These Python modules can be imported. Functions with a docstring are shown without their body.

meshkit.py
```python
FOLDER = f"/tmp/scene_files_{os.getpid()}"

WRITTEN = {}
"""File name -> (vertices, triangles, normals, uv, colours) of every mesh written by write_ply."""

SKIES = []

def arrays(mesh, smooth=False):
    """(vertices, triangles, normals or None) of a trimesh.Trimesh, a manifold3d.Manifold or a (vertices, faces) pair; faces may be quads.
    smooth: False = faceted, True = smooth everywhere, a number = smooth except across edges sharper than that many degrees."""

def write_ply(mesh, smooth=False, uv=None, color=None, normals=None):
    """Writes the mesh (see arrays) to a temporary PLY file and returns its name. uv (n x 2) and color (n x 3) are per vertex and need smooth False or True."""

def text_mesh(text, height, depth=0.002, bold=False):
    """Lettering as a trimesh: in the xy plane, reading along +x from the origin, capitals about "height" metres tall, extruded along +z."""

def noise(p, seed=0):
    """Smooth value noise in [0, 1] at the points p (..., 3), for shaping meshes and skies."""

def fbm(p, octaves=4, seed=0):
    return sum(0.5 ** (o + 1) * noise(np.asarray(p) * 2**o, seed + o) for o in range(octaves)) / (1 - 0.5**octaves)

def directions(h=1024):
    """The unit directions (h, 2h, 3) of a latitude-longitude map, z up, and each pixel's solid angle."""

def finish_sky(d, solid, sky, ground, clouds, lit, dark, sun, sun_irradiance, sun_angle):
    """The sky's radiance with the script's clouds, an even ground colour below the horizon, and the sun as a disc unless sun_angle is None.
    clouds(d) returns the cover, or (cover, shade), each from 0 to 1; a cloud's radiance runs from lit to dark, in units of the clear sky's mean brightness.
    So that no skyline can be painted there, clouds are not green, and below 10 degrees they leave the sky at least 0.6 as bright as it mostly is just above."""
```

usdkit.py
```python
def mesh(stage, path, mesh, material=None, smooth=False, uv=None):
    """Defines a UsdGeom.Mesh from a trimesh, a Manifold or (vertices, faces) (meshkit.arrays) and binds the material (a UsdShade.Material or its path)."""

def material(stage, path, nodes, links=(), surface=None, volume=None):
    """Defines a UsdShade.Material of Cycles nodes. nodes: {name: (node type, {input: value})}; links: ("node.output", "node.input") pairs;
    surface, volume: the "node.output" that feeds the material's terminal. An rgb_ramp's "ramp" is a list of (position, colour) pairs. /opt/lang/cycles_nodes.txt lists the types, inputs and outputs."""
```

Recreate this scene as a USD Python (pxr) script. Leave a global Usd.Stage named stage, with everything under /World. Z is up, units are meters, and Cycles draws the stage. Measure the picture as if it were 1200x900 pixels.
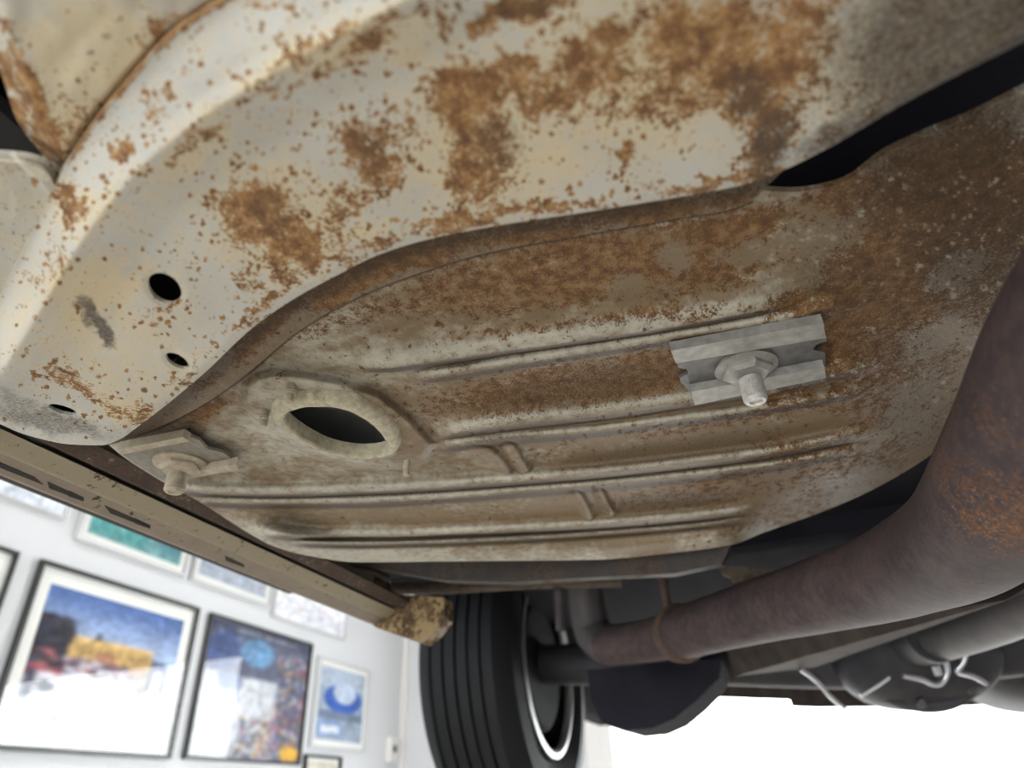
import math, numpy as np, trimesh, shapely, manifold3d, usdkit, meshkit
from shapely.geometry import Polygon, LineString
from scipy.interpolate import PchipInterpolator
from scipy.spatial import cKDTree
from scipy.ndimage import gaussian_filter
from pxr import Usd, UsdGeom, UsdLux, UsdShade, Gf, Sdf, Vt

stage = Usd.Stage.CreateInMemory()
UsdGeom.SetStageUpAxis(stage, 'Z'); UsdGeom.SetStageMetersPerUnit(stage, 1.0)
UsdGeom.Xform.Define(stage, '/World'); UsdGeom.Scope.Define(stage, '/World/Looks')

# ---------------------------------------------------------------- camera
F_PX = 800.0                                   # focal length in pixels of the 1200 x 900 frame
CAM = np.array([0.0, 0.0, 1.5])                # lens height: the car stands on a lift, the lens is just beneath its floor
nrm = lambda v: np.asarray(v, float) / np.linalg.norm(v)
AX = nrm([930 - 600, 930 - 450, F_PX])         # car length (towards its tail) in lens axes (right, down, forward)
AZ = np.array([545 - 600.0, -820 - 450, F_PX]); AZ = nrm(AZ - AX * (AZ @ AX))
AY = np.cross(AZ, AX)                          # car left
cam = UsdGeom.Camera.Define(stage, '/World/Camera')
rows = [[a[0] for a in (AX, AY, AZ)], [-a[1] for a in (AX, AY, AZ)], [-a[2] for a in (AX, AY, AZ)]]
M = Gf.Matrix4d(1)
for i in range(3):
    for j in range(3):
        M[i, j] = float({0: rows[0], 1: rows[1], 2: rows[2]}[i][j])
M.SetTranslateOnly(Gf.Vec3d(*CAM))
cam.AddTransformOp().Set(M)
cam.CreateHorizontalApertureAttr(9.8); cam.CreateVerticalApertureAttr(7.35)
cam.CreateFocalLengthAttr(9.8 * F_PX / 1200)
cam.CreateFStopAttr(1.75); cam.CreateFocusDistanceAttr(0.40)
cam.CreateClippingRangeAttr(Gf.Vec2f(0.01, 2000))
cam.CreateExposureAttr(-0.45)

# ---------------------------------------------------------------- light
dome = UsdLux.DomeLight.Define(stage, '/World/Sky')
dome.CreateIntensityAttr(5.5); dome.CreateColorAttr(Gf.Vec3f(0.93, 0.97, 1.0))
LIGHT_TINT = Gf.Vec3f(1.0, 0.985, 0.96)
ADDED_LAMPS = [(-1.6, 1.3, 16.0), (0.3, 1.3, 14.0), (2.6, 1.3, 8.0)]  # unseen lamps added for fill, stronger towards the front left

# ---------------------------------------------------------------- helpers
def ray(px, py):
    px, py = np.asarray(px, float), np.asarray(py, float)
    c = np.stack(np.broadcast_arrays(px - 600, py - 450, np.full(np.shape(px), F_PX)), -1)
    return np.stack([c @ AX, c @ AY, c @ AZ], -1)
def atz(px, py, h):                            # point at height h above the lens
    r = ray(px, py); return r * (np.asarray(h) / r[..., 2])[..., None]
def atx(px, py, X):
    r = ray(px, py); return r * (np.asarray(X) / r[..., 0])[..., None]
def aty(px, py, Y):
    r = ray(px, py); return r * (np.asarray(Y) / r[..., 1])[..., None]
def atd(px, py, d):                            # at depth d along the lens axis
    return ray(px, py) * (np.asarray(d, float) / F_PX)[..., None]

def sm(a, b, x):
    t = np.clip((np.asarray(x, float) - a) / (b - a), 0, 1); return t * t * (3 - 2 * t)

TAKEN = {}
def numbered(parent, name):
    k = TAKEN.get((parent, name), 0); TAKEN[(parent, name)] = k + 1
    return name if k == 0 else f'{name}_{k:03d}'
ORIGIN = {}
def thing(name, label, cat, loc, group=None):
    p = '/World/' + numbered('/World', name)
    x = UsdGeom.Xform.Define(stage, p); x.AddTranslateOp().Set(Gf.Vec3d(*map(float, loc)))
    pr = x.GetPrim(); pr.SetCustomDataByKey('label', label); pr.SetCustomDataByKey('category', cat)
    if group: pr.SetCustomDataByKey('group', group)
    ORIGIN[p] = np.asarray(loc, float); return p
def part(name, m, mat, parent=None, label=None, smooth=30, wear=None, cd=None, kind=None, cat=None):
    """world-space mesh -> one Mesh prim under parent"""
    base = parent or '/World'
    p = base + '/' + numbered(base, name)
    root = '/'.join(base.split('/')[:3])
    o = ORIGIN.get(root, np.zeros(3))
    if hasattr(m, 'to_mesh'):
        q = m.to_mesh(); m = (q.vert_properties[:, :3], q.tri_verts)
    if not isinstance(m, tuple): m = (np.array(m.vertices), np.array(m.faces))
    g = usdkit.mesh(stage, p, (np.asarray(m[0]) - o, m[1]), MAT[mat], smooth=smooth)
    if wear is not None:
        q = np.array(g.GetPointsAttr().Get())
        if len(q) != len(wear): wear = np.asarray(wear)[cKDTree(np.asarray(m[0]) - o).query(q)[1]]
    for key, val in (('wear', wear), ('print', cd)):
        if val is not None:
            UsdGeom.PrimvarsAPI(g).CreatePrimvar(key, Sdf.ValueTypeNames.Color3fArray, 'vertex').Set(Vt.Vec3fArray.FromNumpy(np.asarray(val, np.float32)))
    pr = g.GetPrim()
    if label: pr.SetCustomDataByKey('label', label)
    if kind: pr.SetCustomDataByKey('kind', kind)
    if cat: pr.SetCustomDataByKey('category', cat)
    ORIGIN[p] = o
    return p
def box(lo, hi):
    lo, hi = np.minimum(lo, hi), np.maximum(lo, hi)
    b = trimesh.creation.box(hi - lo); b.apply_translation((lo + hi) / 2); return b
def cat(*ms): return trimesh.util.concatenate(list(ms))
def spline(pts, n):
    pts = np.asarray(pts, float); t = np.r_[0, np.cumsum(np.linalg.norm(np.diff(pts, axis=0), axis=1))]
    s = np.linspace(0, t[-1], n)
    return np.stack([PchipInterpolator(t, pts[:, k])(s) for k in range(pts.shape[1])], 1)
def tube(pts, r, n=24, seg=None, caps=True):
    """swept round tube; r a number or one per point"""
    pts = np.asarray(pts, float); r = np.broadcast_to(np.asarray(r, float), len(pts))
    if seg:
        q = spline(np.c_[pts, r], seg); pts, r = q[:, :3], q[:, 3]
    T = np.gradient(pts, axis=0); T /= np.linalg.norm(T, axis=1, keepdims=True)
    u = np.cross(T[0], [0.3, 0.2, 0.93]); u /= np.linalg.norm(u); V = []
    for p, t, rr in zip(pts, T, r):
        u = u - t * (u @ t); u /= np.linalg.norm(u); w = np.cross(t, u)
        a = np.linspace(0, 2 * np.pi, n, endpoint=False)[:, None]
        V.append(p + rr * (np.cos(a) * u + np.sin(a) * w))
    V = np.vstack(V); k = np.arange(n); m = len(pts); Fc = []
    for i in range(m - 1):
        a, b = i * n + k, i * n + (k + 1) % n
        Fc += [np.c_[a, b, b + n], np.c_[a, b + n, a + n]]
    if caps:
        c0, c1 = len(V), len(V) + 1; V = np.vstack([V, pts[0], pts[-1]])
        Fc += [np.c_[(k + 1) % n, k, np.full(n, c0)], np.c_[(m - 1) * n + k, (m - 1) * n + (k + 1) % n, np.full(n, c1)]]
    return trimesh.Trimesh(V, np.vstack(Fc), process=False)
def lathe(profile, center, axis, n=64):
    """profile (r, along) revolved about axis through center (closed if the first equals the last)"""
    axis = nrm(axis); u = nrm(np.cross(axis, [0.31, 0.2, 0.9])); w = np.cross(axis, u)
    a = np.linspace(0, 2 * np.pi, n, endpoint=False); P = np.asarray(profile, float)
    V = np.vstack([np.asarray(center) + axis * z + r * (np.cos(a)[:, None] * u + np.sin(a)[:, None] * w) for r, z in P])
    k = np.arange(n); Fc = []
    for i in range(len(P) - 1):
        A, B = i * n + k, i * n + (k + 1) % n
        Fc += [np.c_[A, B, B + n], np.c_[A, B + n, A + n]]
    return trimesh.Trimesh(V, np.vstack(Fc), process=True)
def prism(P0, P1):
    """solid between two loops of the same number of corners (world points), fan capped"""
    n = len(P0); V = np.vstack([P0, P1]); k = np.arange(n); j = (k + 1) % n
    side = np.vstack([np.c_[k, j, j + n], np.c_[k, j + n, k + n]])
    pl = np.asarray(P0) - np.mean(P0, 0); _, _, vt = np.linalg.svd(pl); xy = pl @ vt[:2].T
    _, f = trimesh.creation.triangulate_polygon(Polygon(xy), engine='earcut') if False else (None, earclip(xy))
    m = trimesh.Trimesh(V, np.vstack([side, f[:, ::-1], f + n]), process=False); m.fix_normals(); return m
def earclip(xy):
    import mapbox_earcut as e
    return np.asarray(e.triangulate_float64(np.ascontiguousarray(xy, np.float64), np.array([len(xy)], np.uint32))).reshape(-1, 3).astype(int)
def hull(*pts): return trimesh.convex.convex_hull(np.vstack(pts))

def region(poly, sx, sy, zfun, skirt=0.0, wearfun=None, holes=()):
    """Sheet metal laid out by its outline as seen on the plate: a fine grid inside poly; zfun gives each grid point's height above the lens.
    Grid points just outside are drawn onto the outline; skirt turns the free edges up by that much. Returns ((V, F), wear)."""
    x0, y0, x1, y1 = poly.bounds
    gx, gy = np.arange(x0 - sx, x1 + 2 * sx, sx), np.arange(y0 - sy, y1 + 2 * sy, sy)
    U, W = np.meshgrid(gx, gy); nx = len(gx); U, W = U.ravel(), W.ravel()
    shapely.prepare(poly); ins = shapely.contains_xy(poly, U, W)
    i, j = np.meshgrid(np.arange(len(gx) - 1), np.arange(len(gy) - 1)); a = (j * nx + i).ravel()
    Fq = np.vstack([np.c_[a, a + 1, a + nx + 1], np.c_[a, a + nx + 1, a + nx]])
    Fq = Fq[ins[Fq].any(1)]
    used = np.unique(Fq); out = used[~ins[used]]
    bd = poly.boundary; pts = shapely.points(U[out], W[out])
    near = shapely.line_interpolate_point(bd, shapely.line_locate_point(bd, pts)) if bd.geom_type == 'LineString' else None
    if near is None:
        best = np.full(len(out), 1e9); nxy = np.zeros((len(out), 2))
        for g in bd.geoms:
            q = shapely.line_interpolate_point(g, shapely.line_locate_point(g, pts)); d = shapely.distance(q, pts)
            b = d < best; best[b] = d[b]; nxy[b] = shapely.get_coordinates(q)[b]
    else: nxy = shapely.get_coordinates(near)
    U[out], W[out] = nxy[:, 0], nxy[:, 1]
    re = np.full(len(U), -1); re[used] = np.arange(len(used)); Fq = re[Fq]; U, W = U[used], W[used]
    V = atz(U, W, zfun(U, W))
    e1, e2 = V[Fq[:, 1]] - V[Fq[:, 0]], V[Fq[:, 2]] - V[Fq[:, 0]]
    Fq = Fq[np.linalg.norm(np.cross(e1, e2), axis=1) > 1e-13]
    wear = wearfun(U, W) if wearfun else None
    if skirt:
        E = np.vstack([Fq[:, [0, 1]], Fq[:, [1, 2]], Fq[:, [2, 0]]]); key = {tuple(e) for e in E.tolist()}
        B = np.array([e for e in E.tolist() if (e[1], e[0]) not in key])
        n = len(V); ids = np.unique(B); mp = np.full(n, -1); mp[ids] = np.arange(len(ids))
        sk = np.full(len(ids), skirt)
        for hl in holes: sk[pdist(U[ids], W[ids], np.vstack([hl, hl[:1]]))[0] < 1.5] = .0018
        top = V[ids] + sk[:, None] * np.array([0, 0, 1.]); V = np.vstack([V, V[ids], top])
        A, C = mp[B[:, 0]] + n, mp[B[:, 1]] + n; k = len(ids)
        Fq = np.vstack([Fq, np.c_[C, A, A + k], np.c_[C, A + k, C + k]])
        if wear is not None: wear = np.vstack([wear, wear[ids], wear[ids]])
    Fq = Fq[:, ::-1]
    return (V + CAM, Fq), wear

def pdist(U, W, pts, n=160):
    """distance in plate units to a curve, and the place along it from 0 to 1"""
    c = spline(pts, max(n, 60) * 12); d, i = cKDTree(c).query(np.c_[U, W], workers=-1)
    return d, i / (len(c) - 1.0)
def blobs(U, W, items, seed=1, warp=16, s=0.03, soft=0.55):
    """irregular patches: (x, y, rx, ry, degrees, strength)"""
    P = np.stack([U * s, W * s, np.zeros_like(U)], -1)
    a = U + warp * (meshkit.fbm(P, 3, seed) - .5) * 2 + .4 * warp * (meshkit.fbm(P * 4, 2, seed + 9) - .5) * 2
    b = W + warp * (meshkit.fbm(P + 7.3, 3, seed + 3) - .5) * 2 + .4 * warp * (meshkit.fbm(P * 4 + 3.1, 2, seed + 5) - .5) * 2
    out = np.zeros_like(U)
    for x, y, rx, ry, deg, st in items:
        t = math.radians(deg); c, s_ = math.cos(t), math.sin(t)
        dx, dy = a - x, b - y
        d = np.hypot((dx * c + dy * s_) / rx, (-dx * s_ + dy * c) / ry)
        out = np.maximum(out, st * (1 - sm(1 - soft, 1 + soft, d)))
    return out
def dots(U, W, n, seed, xr, yr, rr=(1.2, 4.0), dens=None, power=2.5):
    """pitting: n small roundish spots; dens(x, y) is the chance that a spot is kept"""
    g = np.random.default_rng(seed); x, y = g.uniform(*xr, n), g.uniform(*yr, n)
    r = rr[0] + (rr[1] - rr[0]) * g.random(n) ** power
    if dens is not None:
        k = g.random(n) < dens(x, y); x, y, r = x[k], y[k], r[k]
    t = cKDTree(np.c_[x, y]); d, i = t.query(np.c_[U, W], k=4)
    q = (d / r[i]).min(1)
    return 1 - sm(.55, 1.15, q)

# ---------------------------------------------------------------- materials
MAT = {}
def mat(name, nodes, links, surface='p.BSDF'):
    MAT[name] = usdkit.material(stage, '/World/Looks/' + name, nodes, links, surface=surface); return name
def plain(name, col, rough=.5, metal=0., bumps=None, spec=.5, var=0.0, vs=20, **k):
    nodes = {'p': ('principled_bsdf', dict(base_color=col, roughness=rough, metallic=metal, specular_ior_level=spec, **k))}; links = []
    if bumps or var:
        nodes['g'] = ('geometry', {})
    if bumps:
        nodes['n'] = ('noise_texture', dict(scale=bumps[0], detail=3.)); nodes['b'] = ('bump', dict(strength=bumps[1], distance=bumps[2]))
        links += [('g.position', 'n.vector'), ('n.fac', 'b.height'), ('b.normal', 'p.normal')]
    if var:
        nodes['v'] = ('noise_texture', dict(scale=vs, detail=4.))
        c = np.array(col); nodes['r'] = ('rgb_ramp', dict(ramp=[(.25, tuple(c * (1 - var))), (.75, tuple(np.minimum(c * (1 + var), 1)))]))
        links += [('g.position', 'v.vector'), ('v.fac', 'r.fac'), ('r.color', 'p.base_color')]
    return mat(name, nodes, links)
def steel(name, paint, rust=((.075, .038, .023), (.175, .088, .035), (.34, .20, .085)), stain=(.50, .41, .25), grime_shade=(.060, .045, .034), rough=.55, fine=700., bump=.35, gloss=.35):
    """old painted steel. The mesh's wear attribute says where it rusts (r), is caked with pale dried mud (g), is dark with dirt and painted shade (b)."""
    pa = np.array(paint)
    nodes = {
        'g': ('geometry', {}), 'a': ('attribute', dict(attribute='wear')), 's': ('separate_color', {}),
        'n1': ('noise_texture', dict(scale=fine, detail=3., roughness=.65)),
        'n2': ('noise_texture', dict(scale=fine * .22, detail=4., roughness=.65)),
        'n3': ('noise_texture', dict(scale=fine * 2.2, detail=2.)),
        'n4': ('noise_texture', dict(scale=18., detail=3.)),
        'pr': ('rgb_ramp', dict(ramp=[(.3, tuple(pa * .88)), (.7, tuple(pa * 1.06))])),
        'm0': ('math', dict(math_type='multiply_add', value2=1.6, value3=-.8)), 'm1': ('math', dict(math_type='multiply_add', value2=2.0)), 'm00': ('math', dict(math_type='add', value2=-1.0)),
        'm2': ('math', dict(math_type='add')),
        'fr': ('map_range', dict(range_type='smoothstep', from_min=.36, from_max=.62, clamp=True)),
        'ff': ('map_range', dict(range_type='smoothstep', from_min=.12, from_max=.55, to_max=.42, clamp=True)),
        'm3': ('math', dict(math_type='multiply_add', value2=.6)),
        'm3b': ('math', dict(math_type='multiply_add', value2=.35)),
        'rr': ('rgb_ramp', dict(ramp=[(.34, tuple(np.array(rust[2]) * 1.25)), (.44, rust[2]), (.54, rust[1]), (.68, rust[0])])),
        'gs': ('math', dict(math_type='multiply_add', value2=.9)),
        'gf': ('map_range', dict(range_type='smoothstep', from_min=.35, from_max=1.0, to_max=.85, clamp=True)),
        'bs': ('math', dict(math_type='multiply_add', value2=.8)),
        'bf': ('map_range', dict(range_type='smoothstep', from_min=.42, from_max=1.12, to_max=.95, clamp=True)),
        'c1': ('mix_color', dict(b=stain)), 'c0': ('mix_color', dict(b=tuple(np.array(stain) * .85))), 'c2': ('mix_color', {}), 'c3': ('mix_color', dict(b=grime_shade)),
        'ro': ('map_range', dict(from_min=0., from_max=1., to_min=rough, to_max=.9)),
        'hb': ('math', dict(math_type='multiply_add', value2=.5)),
        'b': ('bump', dict(strength=bump, distance=.0006)),
        'p': ('principled_bsdf', dict(specular_ior_level=gloss)),
    }
    L = [('a.color', 's.color')] + [('g.position', f'n{k}.vector') for k in (1, 2, 3, 4)]
    L += [('n4.fac', 'pr.fac'), ('n2.fac', 'm0.value1'), ('m0.value', 'm00.value1'), ('n1.fac', 'm1.value1'), ('m00.value', 'm1.value3'), ('m1.value', 'm2.value1'), ('s.r', 'm2.value2'),
          ('m2.value', 'fr.value'), ('m2.value', 'ff.value'),
          ('n2.fac', 'm3.value1'), ('s.r', 'm3b.value1'), ('m3.value', 'rr.fac'), ('n3.fac', 'm3b.value3'), ('m3b.value', 'hb.value1'), 
          ('n2.fac', 'gs.value1'), ('s.g', 'gs.value3'), ('gs.value', 'gf.value'),
          ('n1.fac', 'bs.value1'), ('s.b', 'bs.value3'), ('bs.value', 'bf.value'),
          ('pr.color', 'c0.a'), ('ff.result', 'c0.fac'), ('c0.result', 'c1.a'), ('gf.result', 'c1.fac'), ('c1.result', 'c2.a'), ('rr.color', 'c2.b'), ('fr.result', 'c2.fac'),
          ('c2.result', 'c3.a'), ('bf.result', 'c3.fac'), ('c3.result', 'p.base_color'),
          ('fr.result', 'ro.value'), ('ro.result', 'p.roughness'), ('fr.result', 'hb.value3'), ('hb.value', 'b.height'), ('b.normal', 'p.normal')]
    nodes['m4'] = ('math', dict(math_type='multiply_add', value2=.45)); L += [('n3.fac', 'm4.value1'), ('m4.value', 'm3.value3')]
    nodes['m4'][1]['value3'] = -.02
    return mat(name, nodes, L)
steel('member_steel', (.42, .42, .395))
steel('pan_steel', (.42, .405, .345), stain=(.150, .092, .040), grime_shade=(.055, .036, .022), rust=((.06, .033, .02), (.135, .072, .032), (.25, .142, .06)))
steel('side_steel', (.42, .41, .37), stain=(.52, .45, .30))
steel('pipe_steel', (.036, .025, .027), rust=((.05, .03, .026), (.085, .045, .03), (.26, .12, .05)), fine=500., rough=.7, bump=.5, gloss=.18, stain=(.085, .06, .055))
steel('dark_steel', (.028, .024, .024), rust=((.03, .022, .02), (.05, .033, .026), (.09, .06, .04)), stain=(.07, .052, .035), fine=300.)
steel('sill_steel', (.22, .175, .155), rust=((.035, .024, .02), (.075, .045, .036), (.11, .07, .055)), stain=(.27, .235, .16), fine=200.)
plain('clip_web_shade', (.115, .115, .115), .5, .3, bumps=(900., .3, .0004), var=.3, vs=160)  # darker than the lips: shade of the recessed web put into the colour
plain('clip_steel', (.26, .255, .24), .5, .2, bumps=(900., .3, .0004), var=.28, vs=160)
plain('bolt_steel', (.44, .425, .41), .42, .45, bumps=(1500., .3, .0003), var=.25, vs=300)
plain('dusty_steel', (.34, .295, .225), .7, .0, bumps=(900., .3, .0005), var=.25, vs=200)
plain('dusty_web_shade', (.20, .185, .155), .7, .0, bumps=(900., .3, .0005), var=.25, vs=200)  # darker copy for the recessed web, its shade is in the colour
plain('collar_steel', (.40, .365, .27), .7, 0., bumps=(900., .6, .0008), var=.30, vs=260)
plain('void', (.03, .028, .027), .9)  # near black: the darkness of unlit hollows is in the colour
plain('tank_paint', (.20, .21, .21), .5, var=.2, vs=25)
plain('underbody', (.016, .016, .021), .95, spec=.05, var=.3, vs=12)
plain('rubber', (.010, .0105, .012), .62, bumps=(400., .3, .0008), spec=.15)
plain('rim_metal', (.50, .50, .49), .35, .7, var=.15)
plain('wheel_dark', (.012, .012, .014), .7, spec=.1)
plain('brake_line', (.55, .57, .62), .3, .9)
plain('diff_iron', (.026, .025, .03), .6, .0, spec=.3, var=.35, vs=30)
plain('rail_steel', (.055, .045, .04), .8, 0., var=.35, vs=30, spec=.08)
plain('shaft_steel', (.06, .054, .056), .55, .2, var=.25, vs=40, spec=.25)
plain('wall_paint', (.66, .675, .70), .7, bumps=(120., .1, .002))
plain('trim_paint', (.82, .81, .80), .5)
plain('concrete', (.42, .365, .29), .6, var=.08, vs=3)
plain('ceiling_paint', (.8, .8, .8), .8)
plain('pavement', (.5, .49, .47), .9, var=.1, vs=2)
plain('far_wall', (.75, .73, .70), .9)
plain('foliage', (.12, .26, .05), .8, var=.4, vs=3)
plain('bark', (.16, .11, .07), .9)
plain('far_blue', (.20, .36, .55), .6)
plain('black_frame', (.02, .02, .022), .4)
plain('silver_frame', (.62, .63, .64), .4, .3)
plain('mat_white', (.84, .85, .82), .9)
mat('print', {'a': ('attribute', dict(attribute='print')), 'p': ('principled_bsdf', dict(roughness=.7, specular_ior_level=.2))}, [('a.color', 'p.base_color')])
mat('glass_pane', {'l': ('layer_weight', dict(blend=.5)), 'w': ('math', dict(math_type='power', value2=5.)), 'f': ('math', dict(math_type='multiply_add', value2=.965, value3=.035)), 't': ('transparent_bsdf', {}), 'g': ('glossy_bsdf', dict(roughness=.01, color=(1, 1, 1))), 'm': ('mix_closure', {})},
    [('l.facing', 'w.value1'), ('w.value', 'f.value1'), ('f.value', 'm.fac'), ('t.BSDF', 'm.closure1'), ('g.BSDF', 'm.closure2')], surface='m.closure')
mat('lamp_glow', {'e': ('emission', dict(color=(1., .97, .92), strength=4.))}, [], surface='e.emission')

# ================================================================ the room
WALL_Y, BACK_X, FRONT_X, RIGHT_Y, CEIL = 2.4, 4.62, -2.7, -4.4, 3.5
def struct(name, m, mt, label=None, parent=None):
    return part(name, m, mt, parent, label, smooth=False, kind=None if parent else 'structure')
struct('floor', box((FRONT_X, RIGHT_Y, -.1), (BACK_X, WALL_Y, 0)), 'concrete', 'pale concrete garage floor under the raised car')
struct('ceiling', box((FRONT_X, RIGHT_Y, CEIL), (BACK_X + .12, WALL_Y + .12, CEIL + .1)), 'ceiling_paint', 'white garage ceiling above the car')
struct('wall_left', box((FRONT_X, WALL_Y, 0), (BACK_X + .12, WALL_Y + .12, CEIL)), 'wall_paint', 'white garage wall hung with framed pictures')
struct('wall_back', cat(box((BACK_X, 1.14, 0), (BACK_X + .12, WALL_Y, CEIL)), box((BACK_X, RIGHT_Y, 2.6), (BACK_X + .12, 1.14, CEIL)), box((BACK_X, RIGHT_Y, 0), (BACK_X + .12, -1.75, 2.6))), 'wall_paint', 'white end wall of the garage beside its open doorway')
struct('wall_front', cat(box((FRONT_X - .12, RIGHT_Y - .12, 0), (FRONT_X, -.7, CEIL)), box((FRONT_X - .12, -.7, 2.5), (FRONT_X, WALL_Y + .12, CEIL)), box((FRONT_X - .12, 2.1, 0), (FRONT_X, WALL_Y + .12, 2.5))), 'wall_paint', 'unseen white garage wall behind the lens, its open bay added for front light')  # bay opening is made up, placed and sized for frontal light
struct('wall_right', box((FRONT_X, RIGHT_Y - .12, 0), (BACK_X + .12, RIGHT_Y, CEIL)), 'wall_paint', 'white garage wall on the far side of the car')
# ================================================================ outside
part('pavement', cat(box((BACK_X, -30, -.12), (60, 30, -.02)), box((-30, -30, -.12), (FRONT_X, 30, -.02))), 'pavement', label='sunlit pale pavement outside the open garage door', kind='structure', smooth=False)

# unseen ceiling lamps, added to brighten the floor and the left side
for i, (x, y, watts) in enumerate(ADDED_LAMPS):
    L = UsdLux.RectLight.Define(stage, f'/World/AddedCeilingLight{i}'); L.CreateWidthAttr(1.5); L.CreateHeightAttr(.35)
    L.CreateIntensityAttr(watts); L.CreateColorAttr(LIGHT_TINT)
    L.AddTranslateOp().Set(Gf.Vec3d(x, y, CEIL - .04))

# ================================================================ the car
CARBASE = np.array([.6, -.2, 1.47])
CAR = thing('car', 'rusty grey underside of a car raised overhead, with its wheel and exhaust pipe', 'car', CARBASE)
HP, HM = .220, .185                            # heights above the lens of the floor pan and of the cross member

# --- cross member: the big rusted pressing that sweeps from the top right down to the lower left
A = [(155, 505), (233, 443), (300, 381), (350, 347), (400, 320), (440, 300), (500, 281), (580, 265), (690, 248), (800, 230), (860, 219), (900, 207), (960, 179), (1067, 117), (1197, 50), (1320, -15), (1440, -85)]
END = [(-70, 452), (-30, 480), (0, 497), (35, 511), (85, 521), (118, 522), (140, 515), (155, 505)]
BEND = [(-70, 575), (-40, 512), (0, 443), (40, 380), (87, 300), (125, 245), (167, 197), (233, 143), (300, 100), (397, 43), (470, 5), (560, -45), (680, -110), (870, -210)]
B = [(-70, 490), (0, 345), (25, 297), (70, 207), (105, 152), (147, 100), (200, 43), (260, 3), (340, -45), (440, -110), (590, -210)]
sA, sEnd, sB = spline(A, 140), spline(END, 60), spline(B, 90)
outline = np.vstack([sEnd, sA[1:], [(1440, -210)], sB[::-1][1:-1], [(-70, 470)]])
def ell(cx, cy, a, b, deg, n=40):
    t = np.linspace(0, 2 * np.pi, n, endpoint=False); c, s = math.cos(math.radians(deg)), math.sin(math.radians(deg))
    return np.c_[cx + a * np.cos(t) * c - b * np.sin(t) * s, cy + a * np.cos(t) * s + b * np.sin(t) * c]
HOLES = [ell(193, 338, 22, 15.5, 38), ell(207.5, 423, 15, 7, 30), ell(73, 480, 17.5, 4.6, 16)]
mpoly = shapely.make_valid(Polygon(outline)).buffer(0)
if mpoly.geom_type != 'Polygon': mpoly = max(mpoly.geoms, key=lambda g: g.area)
for h in HOLES: mpoly = mpoly.difference(Polygon(h))
def member_z(U, W):
    dA, _ = pdist(U, W, A); dE, _ = pdist(U, W, END); dC, tC = pdist(U, W, BEND); dB, _ = pdist(U, W, B)
    bend = np.interp(np.arange(0, 700), *np.array(sorted([(y, x) for x, y in BEND if True])).T)
    left = U < np.interp(W, *np.array(sorted([(y, x) for x, y in BEND])).T)
    t = np.where(left, dC / np.maximum(dC + dB, 1e-6), 0)
    z = HM + .0085 * sm(0, 1, t) - .004 * np.exp(-(dC / 16) ** 2)
    z = z + .0030 * np.exp(-(dA / 4.5) ** 2) + .004 * np.exp(-(dE / 7) ** 2)
    z = z - .012 * sm(880, 1250, U)
    # a shallow set-in valley that runs beside the bend, and slight hammering
    z = z + .0025 * np.exp(-((dC - 60) / 34) ** 2) * (~left)
    P = np.stack([U / 90, W / 90, 0 * U], -1)
    z = z + .0016 * (meshkit.fbm(P, 3, 4) - .5)
    for h in HOLES:
        dh, _ = pdist(U, W, np.vstack([h, h[:1]]), 60); z = z + .0010 * np.exp(-(dh / 4) ** 2)
    return z
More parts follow.
